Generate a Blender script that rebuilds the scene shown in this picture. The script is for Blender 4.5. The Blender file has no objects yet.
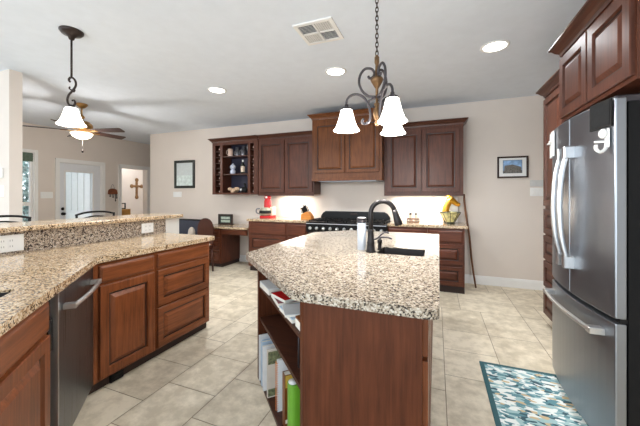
import bpy, bmesh, math, random
from mathutils import Vector, Matrix
R = math.radians
PI = math.pi
random.seed(7)
S = bpy.context.scene
COL = S.collection

# ------------------------------------------------------------------ camera, world, exposure
YAW = R(21.23)
cam_d = bpy.data.cameras.new('camera')
cam_d.sensor_width = 36.0
cam_d.lens = 299.0 / 640.0 * 36.0
cam_d.shift_y = -18.0 / 640.0
cam_d.clip_start = 0.02
cam = bpy.data.objects.new('camera', cam_d)
COL.objects.link(cam)
cam.location = (0, 0, 1.331)
cam.rotation_euler = (R(90), 0, YAW)
S.camera = cam

S.view_settings.view_transform = 'Standard'
S.view_settings.look = 'None'
S.view_settings.gamma = 1.0
S.view_settings.exposure = 0.5
S.view_settings.use_curve_mapping = False

w = bpy.data.worlds.new('world')
S.world = w
w.use_nodes = True
w.node_tree.nodes['Background'].inputs[0].default_value = (0.84, 0.93, 1.0, 1)
w.node_tree.nodes['Background'].inputs[1].default_value = 1.75


def area(name, loc, rot, sx, sy, power, color=(1, 1, 1), parent=None):
    l = bpy.data.lights.new(name, 'AREA')
    l.shape = 'RECTANGLE'
    l.size, l.size_y, l.energy, l.color = sx, sy, power, color
    o = bpy.data.objects.new(name, l)
    COL.objects.link(o)
    o.location, o.rotation_euler = loc, rot
    if parent: o.parent = parent
    return o


def point(name, loc, power, radius=0.04, color=(1, 0.97, 0.93), parent=None):
    l = bpy.data.lights.new(name, 'POINT')
    l.energy, l.shadow_soft_size, l.color = power, radius, color
    o = bpy.data.objects.new(name, l)
    COL.objects.link(o)
    o.location = loc
    if parent: o.parent = parent
    return o


# added fill lights behind and left of the camera; no windows are built there
area('daylight_living', (-2.0, -2.8, 1.3), (R(93), 0, R(-2)), 5.0, 2.0, 66, (0.84, 0.93, 1.0))
area('daylight_side', (-8.6, -0.6, 1.3), (R(112), 0, R(-75)), 3.6, 2.0, 14, (0.93, 0.97, 1.0))  # added side fill that brightens the ceiling and cabinet fronts


# ------------------------------------------------------------------ materials
def lin(c):
    c = c / 255.0
    return c / 12.92 if c <= 0.04045 else ((c + 0.055) / 1.055) ** 2.4


def C3(rgb): return (lin(rgb[0]), lin(rgb[1]), lin(rgb[2]), 1)


def newmat(name):
    m = bpy.data.materials.new(name)
    m.use_nodes = True
    nt = m.node_tree
    return m, nt, nt.nodes['Principled BSDF']


def plain(name, rgb, rough=0.5, metal=0.0, var=0.06, scale=12.0, emit=0.0, emit_rgb=None, bump=0.0, spec=0.5):
    m, nt, b = newmat(name)
    b.inputs['Roughness'].default_value = rough
    b.inputs['Metallic'].default_value = metal
    b.inputs['Specular IOR Level'].default_value = spec
    tc = nt.nodes.new('ShaderNodeTexCoord')
    nz = nt.nodes.new('ShaderNodeTexNoise')
    nz.inputs['Scale'].default_value = scale
    nz.inputs['Detail'].default_value = 3
    nt.links.new(tc.outputs['Object'], nz.inputs['Vector'])
    rp = nt.nodes.new('ShaderNodeValToRGB')
    c = C3(rgb)
    rp.color_ramp.elements[0].color = (c[0] * (1 - var), c[1] * (1 - var), c[2] * (1 - var), 1)
    rp.color_ramp.elements[1].color = (min(1, c[0] * (1 + var)), min(1, c[1] * (1 + var)), min(1, c[2] * (1 + var)), 1)
    rp.color_ramp.elements[0].position = 0.3
    rp.color_ramp.elements[1].position = 0.7
    nt.links.new(nz.outputs[0], rp.inputs[0])
    nt.links.new(rp.outputs[0], b.inputs['Base Color'])
    if emit:
        b.inputs['Emission Color'].default_value = C3(emit_rgb or rgb)
        b.inputs['Emission Strength'].default_value = emit
    if bump:
        bp = nt.nodes.new('ShaderNodeBump')
        bp.inputs['Strength'].default_value = bump
        bp.inputs['Distance'].default_value = 0.004
        nt.links.new(nz.outputs[0], bp.inputs['Height'])
        nt.links.new(bp.outputs[0], b.inputs['Normal'])
    return m


def wood(name, dark, light, grain='z', rough=0.34, scale=1.0, spec=0.3):
    m, nt, b = newmat(name)
    b.inputs['Roughness'].default_value = rough
    b.inputs['Specular IOR Level'].default_value = spec
    b.inputs['Coat Weight'].default_value = 0.03
    b.inputs['Coat Roughness'].default_value = 0.25
    tc = nt.nodes.new('ShaderNodeTexCoord')
    mp = nt.nodes.new('ShaderNodeMapping')
    sc = {'z': (26, 26, 1.6), 'x': (1.6, 26, 26), 'y': (26, 1.6, 26)}[grain]
    mp.inputs['Scale'].default_value = [v * scale for v in sc]
    nt.links.new(tc.outputs['Object'], mp.inputs['Vector'])
    nz = nt.nodes.new('ShaderNodeTexNoise')
    nz.inputs['Scale'].default_value = 2.2
    nz.inputs['Detail'].default_value = 6
    nz.inputs['Roughness'].default_value = 0.62
    nz.inputs['Distortion'].default_value = 0.25
    nt.links.new(mp.outputs[0], nz.inputs['Vector'])
    n2 = nt.nodes.new('ShaderNodeTexNoise')
    n2.inputs['Scale'].default_value = 3.5
    n2.inputs['Detail'].default_value = 2
    nt.links.new(tc.outputs['Object'], n2.inputs['Vector'])
    ad = nt.nodes.new('ShaderNodeMath'); ad.operation = 'MULTIPLY_ADD'
    nt.links.new(n2.outputs[0], ad.inputs[0]); ad.inputs[1].default_value = 0.45
    nt.links.new(nz.outputs[0], ad.inputs[2])
    rp = nt.nodes.new('ShaderNodeValToRGB')
    rp.color_ramp.elements[0].position = 0.38
    rp.color_ramp.elements[1].position = 1.06 - 0.06
    rp.color_ramp.elements[0].color = C3(dark)
    rp.color_ramp.elements[1].color = C3(light)
    nt.links.new(ad.outputs[0], rp.inputs[0])
    nt.links.new(rp.outputs[0], b.inputs['Base Color'])
    return m


def granite(name, cols, scale=155.0, rough=0.13):
    m, nt, b = newmat(name)
    b.inputs['Roughness'].default_value = rough
    tc = nt.nodes.new('ShaderNodeTexCoord')
    dn = nt.nodes.new('ShaderNodeTexNoise')
    dn.inputs['Scale'].default_value = 110
    nt.links.new(tc.outputs['Object'], dn.inputs['Vector'])
    mx = nt.nodes.new('ShaderNodeMixRGB'); mx.blend_type = 'ADD'
    mx.inputs[0].default_value = 0.007
    nt.links.new(tc.outputs['Object'], mx.inputs[1]); nt.links.new(dn.outputs['Color'], mx.inputs[2])
    v = nt.nodes.new('ShaderNodeTexVoronoi')
    v.inputs['Scale'].default_value = scale
    nt.links.new(mx.outputs[0], v.inputs['Vector'])
    sp = nt.nodes.new('ShaderNodeSeparateColor')
    nt.links.new(v.outputs['Color'], sp.inputs[0])
    big = nt.nodes.new('ShaderNodeTexNoise')
    big.inputs['Scale'].default_value = 40
    big.inputs['Detail'].default_value = 3
    nt.links.new(tc.outputs['Object'], big.inputs['Vector'])
    ma = nt.nodes.new('ShaderNodeMath'); ma.operation = 'MULTIPLY_ADD'
    nt.links.new(big.outputs[0], ma.inputs[0]); ma.inputs[1].default_value = 0.9
    sb = nt.nodes.new('ShaderNodeMath'); sb.operation = 'SUBTRACT'
    nt.links.new(sp.outputs[0], sb.inputs[0]); sb.inputs[1].default_value = 0.45
    nt.links.new(sb.outputs[0], ma.inputs[2])
    rp = nt.nodes.new('ShaderNodeValToRGB')
    rp.color_ramp.interpolation = 'CONSTANT'
    e = rp.color_ramp.elements
    e[0].position, e[0].color = 0.0, C3(cols[0][1])
    e[1].position, e[1].color = cols[1][0], C3(cols[1][1])
    for p, c in cols[2:]:
        n = e.new(p); n.color = C3(c)
    nt.links.new(ma.outputs[0], rp.inputs[0])
    nt.links.new(rp.outputs[0], b.inputs['Base Color'])
    return m


M = {}
M['wall'] = plain('wall_paint', (216, 206, 197), 0.85, var=0.015, scale=3, bump=0.0)
M['white_wall'] = plain('white_paint_wall', (222, 220, 215), 0.8, var=0.015)
M['ceil'] = plain('ceiling_paint', (221, 228, 238), 0.95, var=0.02, scale=9)
M['trim'] = plain('trim_white', (232, 231, 229), 0.45, var=0.01)
M['door_white'] = plain('door_white', (222, 224, 228), 0.4, var=0.01)
M['chr_z'] = wood('cherry_upright', (60, 28, 13), (140, 80, 46), 'z', rough=.3)
M['chr_x'] = wood('cherry_crosswise', (60, 28, 13), (140, 80, 46), 'x', rough=.3)
M['up_z'] = wood('dark_cherry_upright', (50, 25, 17), (100, 58, 42), 'z', rough=.37, spec=.28)
M['up_x'] = wood('dark_cherry_crosswise', (44, 22, 15), (88, 50, 36), 'x', rough=.37, spec=.28)
M['hood_z'] = wood('walnut_upright', (62, 32, 14), (120, 72, 40), 'z', spec=0.2)
M['base_z'] = wood('base_upright', (52, 24, 15), (104, 56, 36), 'z')
M['base_x'] = wood('base_crosswise', (52, 24, 15), (104, 56, 36), 'x')
M['isl'] = wood('island_wood', (56, 26, 14), (98, 54, 33), 'z', 0.45, spec=0.15)
M['isl_in'] = wood('island_inside', (48, 24, 16), (84, 46, 30), 'x', 0.5)
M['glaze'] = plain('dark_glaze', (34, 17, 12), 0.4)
M['toe'] = plain('toe_kick_brown', (42, 24, 18), 0.6)
M['dark'] = plain('dark_inside', (30, 24, 32), 0.7)
M['void'] = plain('black_gap', (14, 14, 14), 0.6)
G_isl = [(0, (46, 42, 40)), (0.10, (86, 76, 66)), (0.20, (126, 113, 98)), (0.37, (156, 144, 128)), (0.60, (176, 165, 149)), (0.84, (196, 188, 176))]
G_pen = [(0, (44, 36, 30)), (0.11, (110, 86, 62)), (0.24, (164, 136, 104)), (0.40, (194, 166, 132)), (0.64, (208, 184, 152)), (0.88, (222, 206, 182))]  # tan tint puts brown reflections into the peninsula's granite colour
G_bsp = [(0, (36, 32, 32)), (0.19, (88, 76, 68)), (0.33, (138, 122, 108)), (0.50, (172, 156, 138)), (0.72, (190, 176, 160)), (0.92, (206, 196, 184))]
M['gr_isl'] = granite('granite_speckled', G_isl)
M['gr_pen'] = granite('granite_tan', G_pen)
M['gr_bsp'] = granite('granite_grey', G_bsp)
M['bronze'] = plain('oil_rubbed_bronze', (52, 42, 40), 0.38, 0.6)
M['pewter'] = plain('dark_pewter', (72, 68, 72), 0.4, 0.6)
M['antique'] = plain('antique_gold', (112, 84, 56), 0.4, 0.6, var=0.3, scale=40)
M['brass'] = plain('fan_brass', (176, 136, 84), 0.28, 0.9)
M['shade'] = plain('lit_shade_glass', (255, 250, 240), 0.4, emit=7.0, emit_rgb=(255, 247, 232))
M['bowl_lit'] = plain('lit_bowl_glass', (255, 240, 215), 0.4, emit=1.3, emit_rgb=(255, 240, 214))
M['led'] = plain('lit_disc', (255, 252, 246), 0.5, emit=6.0, emit_rgb=(255, 250, 240))
M['black'] = plain('black_enamel', (15, 15, 16), 0.3, spec=.3)
M['black_matte'] = plain('black_matte', (22, 21, 21), 0.65, spec=.25)
M['black_metal'] = plain('black_metal', (36, 33, 34), 0.35, 0.5)
M['chrome'] = plain('chrome', (200, 200, 200), 0.15, 1.0)
M['plate'] = plain('white_plastic', (232, 232, 230), 0.35, var=0.01)
M['slot'] = plain('grey_slot', (150, 150, 150), 0.5)
M['plate_grey'] = plain('grey_plastic', (200, 200, 198), 0.4, var=0.01)


def steel(name, rgb, rough=0.3, axis='z'):
    m, nt, b = newmat(name)
    b.inputs['Metallic'].default_value = 0.95
    b.inputs['Base Color'].default_value = C3(rgb)
    tc = nt.nodes.new('ShaderNodeTexCoord')
    mp = nt.nodes.new('ShaderNodeMapping')
    mp.inputs['Scale'].default_value = (3, 3, 300) if axis == 'x' else (260, 260, 2)
    nt.links.new(tc.outputs['Object'], mp.inputs['Vector'])
    nz = nt.nodes.new('ShaderNodeTexNoise'); nz.inputs['Scale'].default_value = 1.0
    nt.links.new(mp.outputs[0], nz.inputs['Vector'])
    mr = nt.nodes.new('ShaderNodeMapRange')
    mr.inputs['To Min'].default_value = rough - 0.05
    mr.inputs['To Max'].default_value = rough + 0.08
    nt.links.new(nz.outputs[0], mr.inputs['Value'])
    nt.links.new(mr.outputs[0], b.inputs['Roughness'])
    return m


M['steel'] = steel('stainless_steel', (146, 151, 158), 0.32)
M['steel_lt'] = steel('stainless_bright', (206, 207, 208), 0.3)
M['steel_dk'] = steel('stainless_dark', (110, 112, 116), 0.28)
M['fridge_side'] = plain('fridge_side_black', (16, 16, 17), 0.6, spec=.2)


def glassmat(name, rgb=(255, 255, 255), rough=0.02):
    m, nt, b = newmat(name)
    b.inputs['Base Color'].default_value = C3(rgb)
    b.inputs['Roughness'].default_value = rough
    b.inputs['Transmission Weight'].default_value = 1.0
    b.inputs['IOR'].default_value = 1.08
    tc = nt.nodes.new('ShaderNodeTexCoord')
    return m


M['glass'] = glassmat('window_glass')
M['carafe'] = glassmat('carafe_glass', (220, 225, 220))


def tiles_mat():
    m, nt, b = newmat('beige_stone_tile')
    b.inputs['Roughness'].default_value = 0.55
    g = nt.nodes.new('ShaderNodeNewGeometry')
    tc = nt.nodes.new('ShaderNodeTexCoord')
    nz = nt.nodes.new('ShaderNodeTexNoise')
    nz.inputs['Scale'].default_value = 9
    nz.inputs['Detail'].default_value = 7
    nz.inputs['Roughness'].default_value = 0.65
    nt.links.new(tc.outputs['Object'], nz.inputs['Vector'])
    ad = nt.nodes.new('ShaderNodeMath'); ad.operation = 'MULTIPLY_ADD'
    nt.links.new(g.outputs['Random Per Island'], ad.inputs[0]); ad.inputs[1].default_value = 0.16
    nt.links.new(nz.outputs[0], ad.inputs[2])
    rp = nt.nodes.new('ShaderNodeValToRGB')
    rp.color_ramp.elements[0].position = 0.44
    rp.color_ramp.elements[1].position = 0.68
    rp.color_ramp.elements[0].color = C3((192, 179, 156))
    rp.color_ramp.elements[1].color = C3((224, 212, 190))
    nt.links.new(ad.outputs[0], rp.inputs[0])
    nt.links.new(rp.outputs[0], b.inputs['Base Color'])
    return m


M['tile'] = tiles_mat()
M['grout'] = plain('grout', (140, 126, 108), 0.9)


def rug_mat():
    m, nt, b = newmat('rug_leaf_pattern')
    b.inputs['Roughness'].default_value = 0.95
    tc = nt.nodes.new('ShaderNodeTexCoord')
    mp = nt.nodes.new('ShaderNodeMapping')
    mp.inputs['Rotation'].default_value = (0, 0, R(-35))
    mp.inputs['Scale'].default_value = (1.0, 2.2, 1)
    nt.links.new(tc.outputs['Object'], mp.inputs['Vector'])
    dn = nt.nodes.new('ShaderNodeTexNoise'); dn.inputs['Scale'].default_value = 9
    nt.links.new(tc.outputs['Object'], dn.inputs['Vector'])
    mx = nt.nodes.new('ShaderNodeMixRGB'); mx.blend_type = 'ADD'; mx.inputs[0].default_value = 0.06
    nt.links.new(mp.outputs[0], mx.inputs[1]); nt.links.new(dn.outputs['Color'], mx.inputs[2])
    v = nt.nodes.new('ShaderNodeTexVoronoi'); v.inputs['Scale'].default_value = 26
    nt.links.new(mx.outputs[0], v.inputs['Vector'])
    sp = nt.nodes.new('ShaderNodeSeparateColor')
    nt.links.new(v.outputs['Color'], sp.inputs[0])
    rp = nt.nodes.new('ShaderNodeValToRGB'); rp.color_ramp.interpolation = 'CONSTANT'
    e = rp.color_ramp.elements
    e[0].position, e[0].color = 0, C3((52, 82, 92))
    e[1].position, e[1].color = 0.13, C3((86, 128, 136))
    for p, c in [(0.34, (150, 178, 180)), (0.52, (216, 220, 216)), (0.86, (190, 168, 132)), (0.93, (120, 156, 162))]:
        n = e.new(p); n.color = C3(c)
    nt.links.new(sp.outputs[0], rp.inputs[0])
    nt.links.new(rp.outputs[0], b.inputs['Base Color'])
    return m


M['rug'] = rug_mat()
M['teal'] = plain('rug_border_teal', (50, 88, 94), 0.95)


def leaf_mat(name, a, bcol, emit=0):
    return plain(name, a, 0.6, var=0.3, scale=14)


# ------------------------------------------------------------------ mesh builder
class MB:
    def __init__(s):
        s.bm = bmesh.new()

    def _faces(s, fs, smooth):
        for f in fs: f.smooth = smooth

    def box(s, x0, x1, y0, y1, z0, z1, mtx=None):
        vs = [s.bm.verts.new((x, y, z)) for x in (x0, x1) for y in (y0, y1) for z in (z0, z1)]
        idx = [(0, 1, 3, 2), (4, 6, 7, 5), (0, 4, 5, 1), (2, 3, 7, 6), (0, 2, 6, 4), (1, 5, 7, 3)]
        for i in idx: s.bm.faces.new([vs[k] for k in i])
        if mtx:
            for v in vs: v.co = mtx @ v.co
        return s

    def prism(s, poly, z0, z1, hole=None):
        if not hole:
            a = [s.bm.verts.new((p[0], p[1], z0)) for p in poly]
            b = [s.bm.verts.new((p[0], p[1], z1)) for p in poly]
            s.bm.faces.new(list(reversed(a))); s.bm.faces.new(b)
            n = len(poly)
            for i in range(n):
                s.bm.faces.new([a[i], a[(i + 1) % n], b[(i + 1) % n], b[i]])
            return s
        loops = [poly, hole]
        for z, flip in ((z0, True), (z1, False)):
            es = []
            for lp in loops:
                vs = [s.bm.verts.new((p[0], p[1], z)) for p in lp]
                es += [s.bm.edges.new((vs[i], vs[(i + 1) % len(vs)])) for i in range(len(vs))]
            bmesh.ops.triangle_fill(s.bm, edges=es, use_beauty=True, normal=(0, 0, -1 if flip else 1))
        for lp in loops:
            n = len(lp)
            for i in range(n):
                p, q = lp[i], lp[(i + 1) % n]
                s.bm.faces.new([s.bm.verts.new((p[0], p[1], z0)), s.bm.verts.new((q[0], q[1], z0)),
                                s.bm.verts.new((q[0], q[1], z1)), s.bm.verts.new((p[0], p[1], z1))])
        bmesh.ops.remove_doubles(s.bm, verts=s.bm.verts[:], dist=1e-5)
        return s

    def lathe(s, prof, c=(0, 0, 0), seg=24, smooth=True, mtx=None):
        rings = []
        allv = []
        for r, z in prof:
            if r < 1e-5:
                v = s.bm.verts.new((c[0], c[1], c[2] + z)); rings.append([v]); allv.append(v)
            else:
                ring = [s.bm.verts.new((c[0] + r * math.cos(2 * PI * k / seg), c[1] + r * math.sin(2 * PI * k / seg), c[2] + z)) for k in range(seg)]
                rings.append(ring); allv += ring
        fs = []
        for a, b in zip(rings, rings[1:]):
            for k in range(seg):
                k2 = (k + 1) % seg
                if len(a) == 1 and len(b) == 1: continue
                if len(a) == 1: fs.append(s.bm.faces.new([a[0], b[k2], b[k]]))
                elif len(b) == 1: fs.append(s.bm.faces.new([a[k], a[k2], b[0]]))
                else: fs.append(s.bm.faces.new([a[k], a[k2], b[k2], b[k]]))
        for ring, rev in ((rings[0], True), (rings[-1], False)):
            if len(ring) > 2:
                f = s.bm.faces.new(list(reversed(ring)) if rev else ring); f.smooth = False
        s._faces(fs, smooth)
        if mtx:
            for v in allv: v.co = mtx @ v.co
        return s

    def tube(s, pts, r, seg=10, cap=True, flat=None):
        pts = [Vector(p) for p in pts]
        n = len(pts)
        rs = r if isinstance(r, (list, tuple)) else [r] * n
        tang = []
        for i in range(n):
            t = pts[min(i + 1, n - 1)] - pts[max(i - 1, 0)]
            tang.append(t.normalized() if t.length > 1e-9 else Vector((0, 0, 1)))
        ref = Vector((0, 0, 1)) if abs(tang[0].z) < 0.9 else Vector((1, 0, 0))
        u = (ref - tang[0] * ref.dot(tang[0])).normalized()
        rings = []
        for i in range(n):
            u = (u - tang[i] * u.dot(tang[i]))
            u = u.normalized() if u.length > 1e-6 else tang[i].orthogonal().normalized()
            v = tang[i].cross(u)
            rings.append([s.bm.verts.new(pts[i] + (u * math.cos(2 * PI * k / seg) + v * math.sin(2 * PI * k / seg)) * rs[i]) for k in range(seg)])
        fs = []
        for a, b in zip(rings, rings[1:]):
            for k in range(seg):
                fs.append(s.bm.faces.new([a[k], a[(k + 1) % seg], b[(k + 1) % seg], b[k]]))
        s._faces(fs, True)
        if cap:
            s.bm.faces.new(list(reversed(rings[0]))); s.bm.faces.new(rings[-1])
        return s

    def cyl(s, p0, p1, r, seg=16):
        return s.tube([p0, p1], r, seg)

    def ball(s, c, r, sx=1, sy=1, sz=1, seg=16):
        ret = bmesh.ops.create_uvsphere(s.bm, u_segments=seg, v_segments=max(6, seg // 2), radius=r)
        for v in ret['verts']:
            v.co = Vector((v.co.x * sx + c[0], v.co.y * sy + c[1], v.co.z * sz + c[2]))
            for f in v.link_faces: f.smooth = True
        return s

    def rings(s, x0, x1, z0, z1, steps):
        """stack of rectangular rings in the xz plane: steps of (inset, y); last one capped (front at -y)"""
        prev = None
        for k, (i, y) in enumerate(steps):
            cur = [s.bm.verts.new(p) for p in ((x0 + i, y, z0 + i), (x1 - i, y, z0 + i), (x1 - i, y, z1 - i), (x0 + i, y, z1 - i))]
            if prev:
                for q in range(4):
                    s.bm.faces.new([prev[q], prev[(q + 1) % 4], cur[(q + 1) % 4], cur[q]])
            else:
                s.bm.faces.new(list(reversed(cur)))
            prev = cur
        s.bm.faces.new(prev)
        return s

    def sweep(s, prof, path, closed=False):
        """extrude (out, z) profile along xy path; outward is to the right of travel"""
        P = [Vector((p[0], p[1])) for p in path]
        n = len(P)
        rows = []
        for i in range(n):
            def nrm(a, b):
                d = (b - a).normalized(); return Vector((d.y, -d.x))
            ns = []
            if i > 0 or closed: ns.append(nrm(P[i - 1], P[i]))
            if i < n - 1 or closed: ns.append(nrm(P[i], P[(i + 1) % n]))
            m = sum(ns, Vector((0, 0)))
            m = m / max(1e-6, m.length)
            k = 1.0 / max(0.3, m.dot(ns[0]))
            rows.append([s.bm.verts.new((P[i].x + m.x * o * k, P[i].y + m.y * o * k, z)) for o, z in prof])
        L = len(prof)
        for i in range(n if closed else n - 1):
            a, b = rows[i], rows[(i + 1) % n]
            for k in range(L):
                s.bm.faces.new([a[k], a[(k + 1) % L], b[(k + 1) % L], b[k]])
        if not closed:
            s.bm.faces.new(rows[0]); s.bm.faces.new(list(reversed(rows[-1])))
        return s

    def build(s, name, mat, parent=None, loc=None, rot=None, bevel=0, seg=1):
        bmesh.ops.recalc_face_normals(s.bm, faces=s.bm.faces[:])
        me = bpy.data.meshes.new(name)
        s.bm.to_mesh(me); s.bm.free()
        me.materials.append(M[mat] if isinstance(mat, str) else mat)
        o = bpy.data.objects.new(name, me)
        COL.objects.link(o)
        if parent: o.parent = parent
        if loc: o.location = loc
        if rot: o.rotation_euler = rot
        if bevel:
            bv = o.modifiers.new('bevel', 'BEVEL')
            bv.width = bevel; bv.segments = seg; bv.limit_method = 'ANGLE'; bv.angle_limit = R(35)
        return o


def tag(o, label, cat, group=None):
    o['label'] = label; o['category'] = cat
    if group: o['group'] = group
    return o


def thing(name, label, cat, loc=(0, 0, 0), rotz=0.0, group=None):
    o = bpy.data.objects.new(name, None)
    COL.objects.link(o)
    o.empty_display_size = 0.05
    o.location = loc
    o.rotation_euler = (0, 0, rotz)
    return tag(o, label, cat, group)


def struct(o):
    o['kind'] = 'structure'
    return o


def dup(root, loc, label, rotz=None, group=None):
    r = root.copy(); COL.objects.link(r); r.location = loc
    if rotz is not None: r.rotation_euler = (0, 0, rotz)
    r['label'] = label
    if group: r['group'] = group
    for ch in list(root.children):
        c = ch.copy(); COL.objects.link(c); c.parent = r
        if ch.type == 'LIGHT': continue
        for g in list(ch.children):
            d = g.copy(); COL.objects.link(d); d.parent = c
    return r


def bez(pts, n=8):
    """Catmull-Rom through points"""
    P = [Vector(p) for p in pts]
    P = [P[0] * 2 - P[1]] + P + [P[-1] * 2 - P[-2]]
    out = []
    for i in range(1, len(P) - 2):
        for k in range(n):
            t = k / n
            a, b, c, d = P[i - 1], P[i], P[i + 1], P[i + 2]
            out.append(0.5 * ((2 * b) + (c - a) * t + (2 * a - 5 * b + 4 * c - d) * t * t + (3 * b - a - 3 * c + d) * t ** 3))
    out.append(P[-2])
    return out


def rounded(poly, radii, n=5):
    out = []
    N = len(poly)
    for i in range(N):
        p = Vector(poly[i]); a = Vector(poly[i - 1]); b = Vector(poly[(i + 1) % N])
        r = radii[i] if isinstance(radii, (list, tuple)) else radii
        if r <= 0: out.append(tuple(p)); continue
        da, db = (a - p).normalized(), (b - p).normalized()
        s, e = p + da * r, p + db * r
        for k in range(n + 1):
            t = k / n
            q = s * (1 - t) ** 2 + p * 2 * t * (1 - t) + e * t * t
            out.append(tuple(q))
    return out


# ------------------------------------------------------------------ structure
CEIL = 2.731
WB = 5.02          # back wall plane
WL = -7.4          # far left wall plane


def tile_floor(x0, x1, y0, y1, u=0.2033, ox=0.06, oy=0.17, g=0.0025):
    nx, ny = int((x1 - x0) / u) + 2, int((y1 - y0) / u) + 2
    bx, by = math.floor((x0 - ox) / u) * u + ox, math.floor((y0 - oy) / u) * u + oy
    used = [[False] * ny for _ in range(nx)]
    rnd = random.Random(3)
    mb = MB()
    for j in range(ny):
        for i in range(nx):
            if used[i][j]: continue
            opts = [(3, 2), (2, 2), (2, 3), (2, 2), (3, 2), (2, 1), (1, 2), (1, 1)]
            k0 = rnd.randrange(0, 4)
            for a, b in opts[k0:] + [(2, 1), (1, 2), (1, 1)]:
                if i + a <= nx and j + b <= ny and all(not used[i + p][j + q] for p in range(a) for q in range(b)): break
            for p in range(a):
                for q in range(b): used[i + p][j + q] = True
            X0, X1, Y0, Y1 = bx + i * u + g, bx + (i + a) * u - g, by + j * u + g, by + (j + b) * u - g
            vs = [mb.bm.verts.new(c) for c in ((X0, Y0, 0), (X1, Y0, 0), (X1, Y1, 0), (X0, Y1, 0))]
            mb.bm.faces.new(vs)
    o = mb.build('floor', 'tile')
    o.data.materials.append(M['grout'])
    bm = bmesh.new(); bm.from_mesh(o.data)
    vs = [bm.verts.new(c) for c in ((x0 - .5, y0 - .5, -0.004), (x1 + .5, y0 - .5, -0.004), (x1 + .5, y1 + .5, -0.004), (x0 - .5, y1 + .5, -0.004))]
    f = bm.faces.new(vs); f.material_index = 1
    bm.normal_update()
    for f in bm.faces:
        if f.normal.z < 0: f.normal_flip()
    bm.to_mesh(o.data); bm.free()
    return o


struct(tile_floor(-9.1, 1.8, -3.0, 7.6))
struct(MB().box(-9.2, 1.85, -3.0, 7.8, CEIL, CEIL + 0.1).build('ceiling', 'ceil'))
struct(MB().box(-6.16, 1.85, WB, WB + 0.12, 0, CEIL).build('wall_back', 'wall'))
struct(MB().box(1.75, 1.85, -3.0, WB, 0, CEIL).build('wall_right', 'wall'))
struct(MB().box(-6.16, -6.04, WB + 0.12, 6.9, 0, CEIL).build('wall_hall', 'wall'))
struct(MB().box(WL - 0.14, -6.16, 6.9, 7.02, 0, CEIL).build('wall_hall_end', 'wall'))
struct(MB().box(WL, -4.42, 1.845, 1.96, 0, CEIL).build('wall_dining', 'wall'))


def wall_openings(name, x0, x1, y0, y1, ops, mat):
    mb = MB()
    ops = sorted(ops)
    y = y0
    for a, b, z0, z1 in ops:
        if a > y: mb.box(x0, x1, y, a, 0, CEIL)
        if z0 > 0: mb.box(x0, x1, a, b, 0, z0)
        mb.box(x0, x1, a, b, z1, CEIL)
        y = b
    if y < y1: mb.box(x0, x1, y, y1, 0, CEIL)
    return struct(mb.build(name, mat))


WIN = (2.40, 3.46, 0.62, 2.17)
D1 = (3.88, 4.73, 0.0, 2.03)
D2 = (5.21, 5.93, 0.0, 2.03)
wall_openings('wall_left', WL - 0.14, WL, 1.96, 6.9, [WIN, D1, D2], 'wall')
struct(MB().box(-9.2, -9.08, 4.6, 7.7, 0, CEIL).build('wall_bedroom', 'wall'))
struct(MB().box(-9.08, WL - 0.14, 7.6, 7.7, 0, CEIL).build('wall_bedroom_side', 'wall'))
struct(MB().box(-9.08, WL - 0.14, 4.78, 4.86, 0, CEIL).build('wall_bedroom_near', 'wall'))

# casings
def casing(name, y0, y1, z0, z1, x=WL, w=0.075, sill=False):
    mb = MB()
    mb.box(x, x + 0.02, y0 - w, y0, z0, z1 + w)
    mb.box(x, x + 0.02, y1, y1 + w, z0, z1 + w)
    mb.box(x, x + 0.02, y0, y1, z1, z1 + w)
    mb.box(x + 0.02, x + 0.03, y0 - w, y0 - w + 0.02, z0, z1 + w)
    mb.box(x + 0.02, x + 0.03, y1 + w - 0.02, y1 + w, z0, z1 + w)
    mb.box(x + 0.02, x + 0.03, y0 - w, y1 + w, z1 + w - 0.02, z1 + w)
    if sill: mb.box(x, x + 0.06, y0 - w, y1 + w, z0 - 0.03, z0)
    # jamb lining
    mb.box(x - 0.14, x, y0, y0 + 0.012, z0, z1)
    mb.box(x - 0.14, x, y1 - 0.012, y1, z0, z1)
    mb.box(x - 0.14, x, y0 + 0.012, y1 - 0.012, z1 - 0.012, z1)
    return struct(mb.build(name, 'trim'))


casing('trim_1', *WIN, w=.05, sill=True)
casing('trim_2', *D1)
casing('trim_3', *D2)

# window: frame with a meeting rail and two panes
wd = struct(thing('window_1', 'tall double-hung window with white frame beside the dining wall end', 'window', (WL - 0.07, 0, 0)))
y0, y1, z0, z1 = WIN[0] + .012, WIN[1] - .012, WIN[2], WIN[3] - .012
mb = MB()
mb.box(-.025, .025, y0, y0 + .05, z0, z1).box(-.025, .025, y1 - .03, y1, z0, z1)
mb.box(-.025, .025, y0 + .05, y1 - .03, z0, z0 + .06).box(-.025, .025, y0 + .05, y1 - .03, z1 - .05, z1)
mb.box(-.025, .025, y0 + .05, y1 - .03, 1.12, 1.19)
mb.build('window_frame', 'trim', wd)
MB().box(-.004, .004, y0 + .05, y1 - .03, 1.19, z1 - .05).build('pane', 'glass', wd)
MB().box(-.004, .004, y0 + .05, y1 - .03, z0 + .06, 1.12).build('pane', 'glass', wd)
rs = MB()
rs.box(WL - .035, WL - .012, y0 + .005, y1 - .005, 1.99, z1)
for k in range(4): rs.box(WL - .012, WL - .004, y0 + .005, y1 - .005, 1.99 + k * .04, 2.015 + k * .04)
M['sage'] = plain('sage_fabric', (96, 112, 98), 0.9, var=0.2, scale=40)
tag(rs.build('roman_shade', 'sage'), 'folded sage green fabric shade at the top of the left window', 'window shade')

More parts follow.
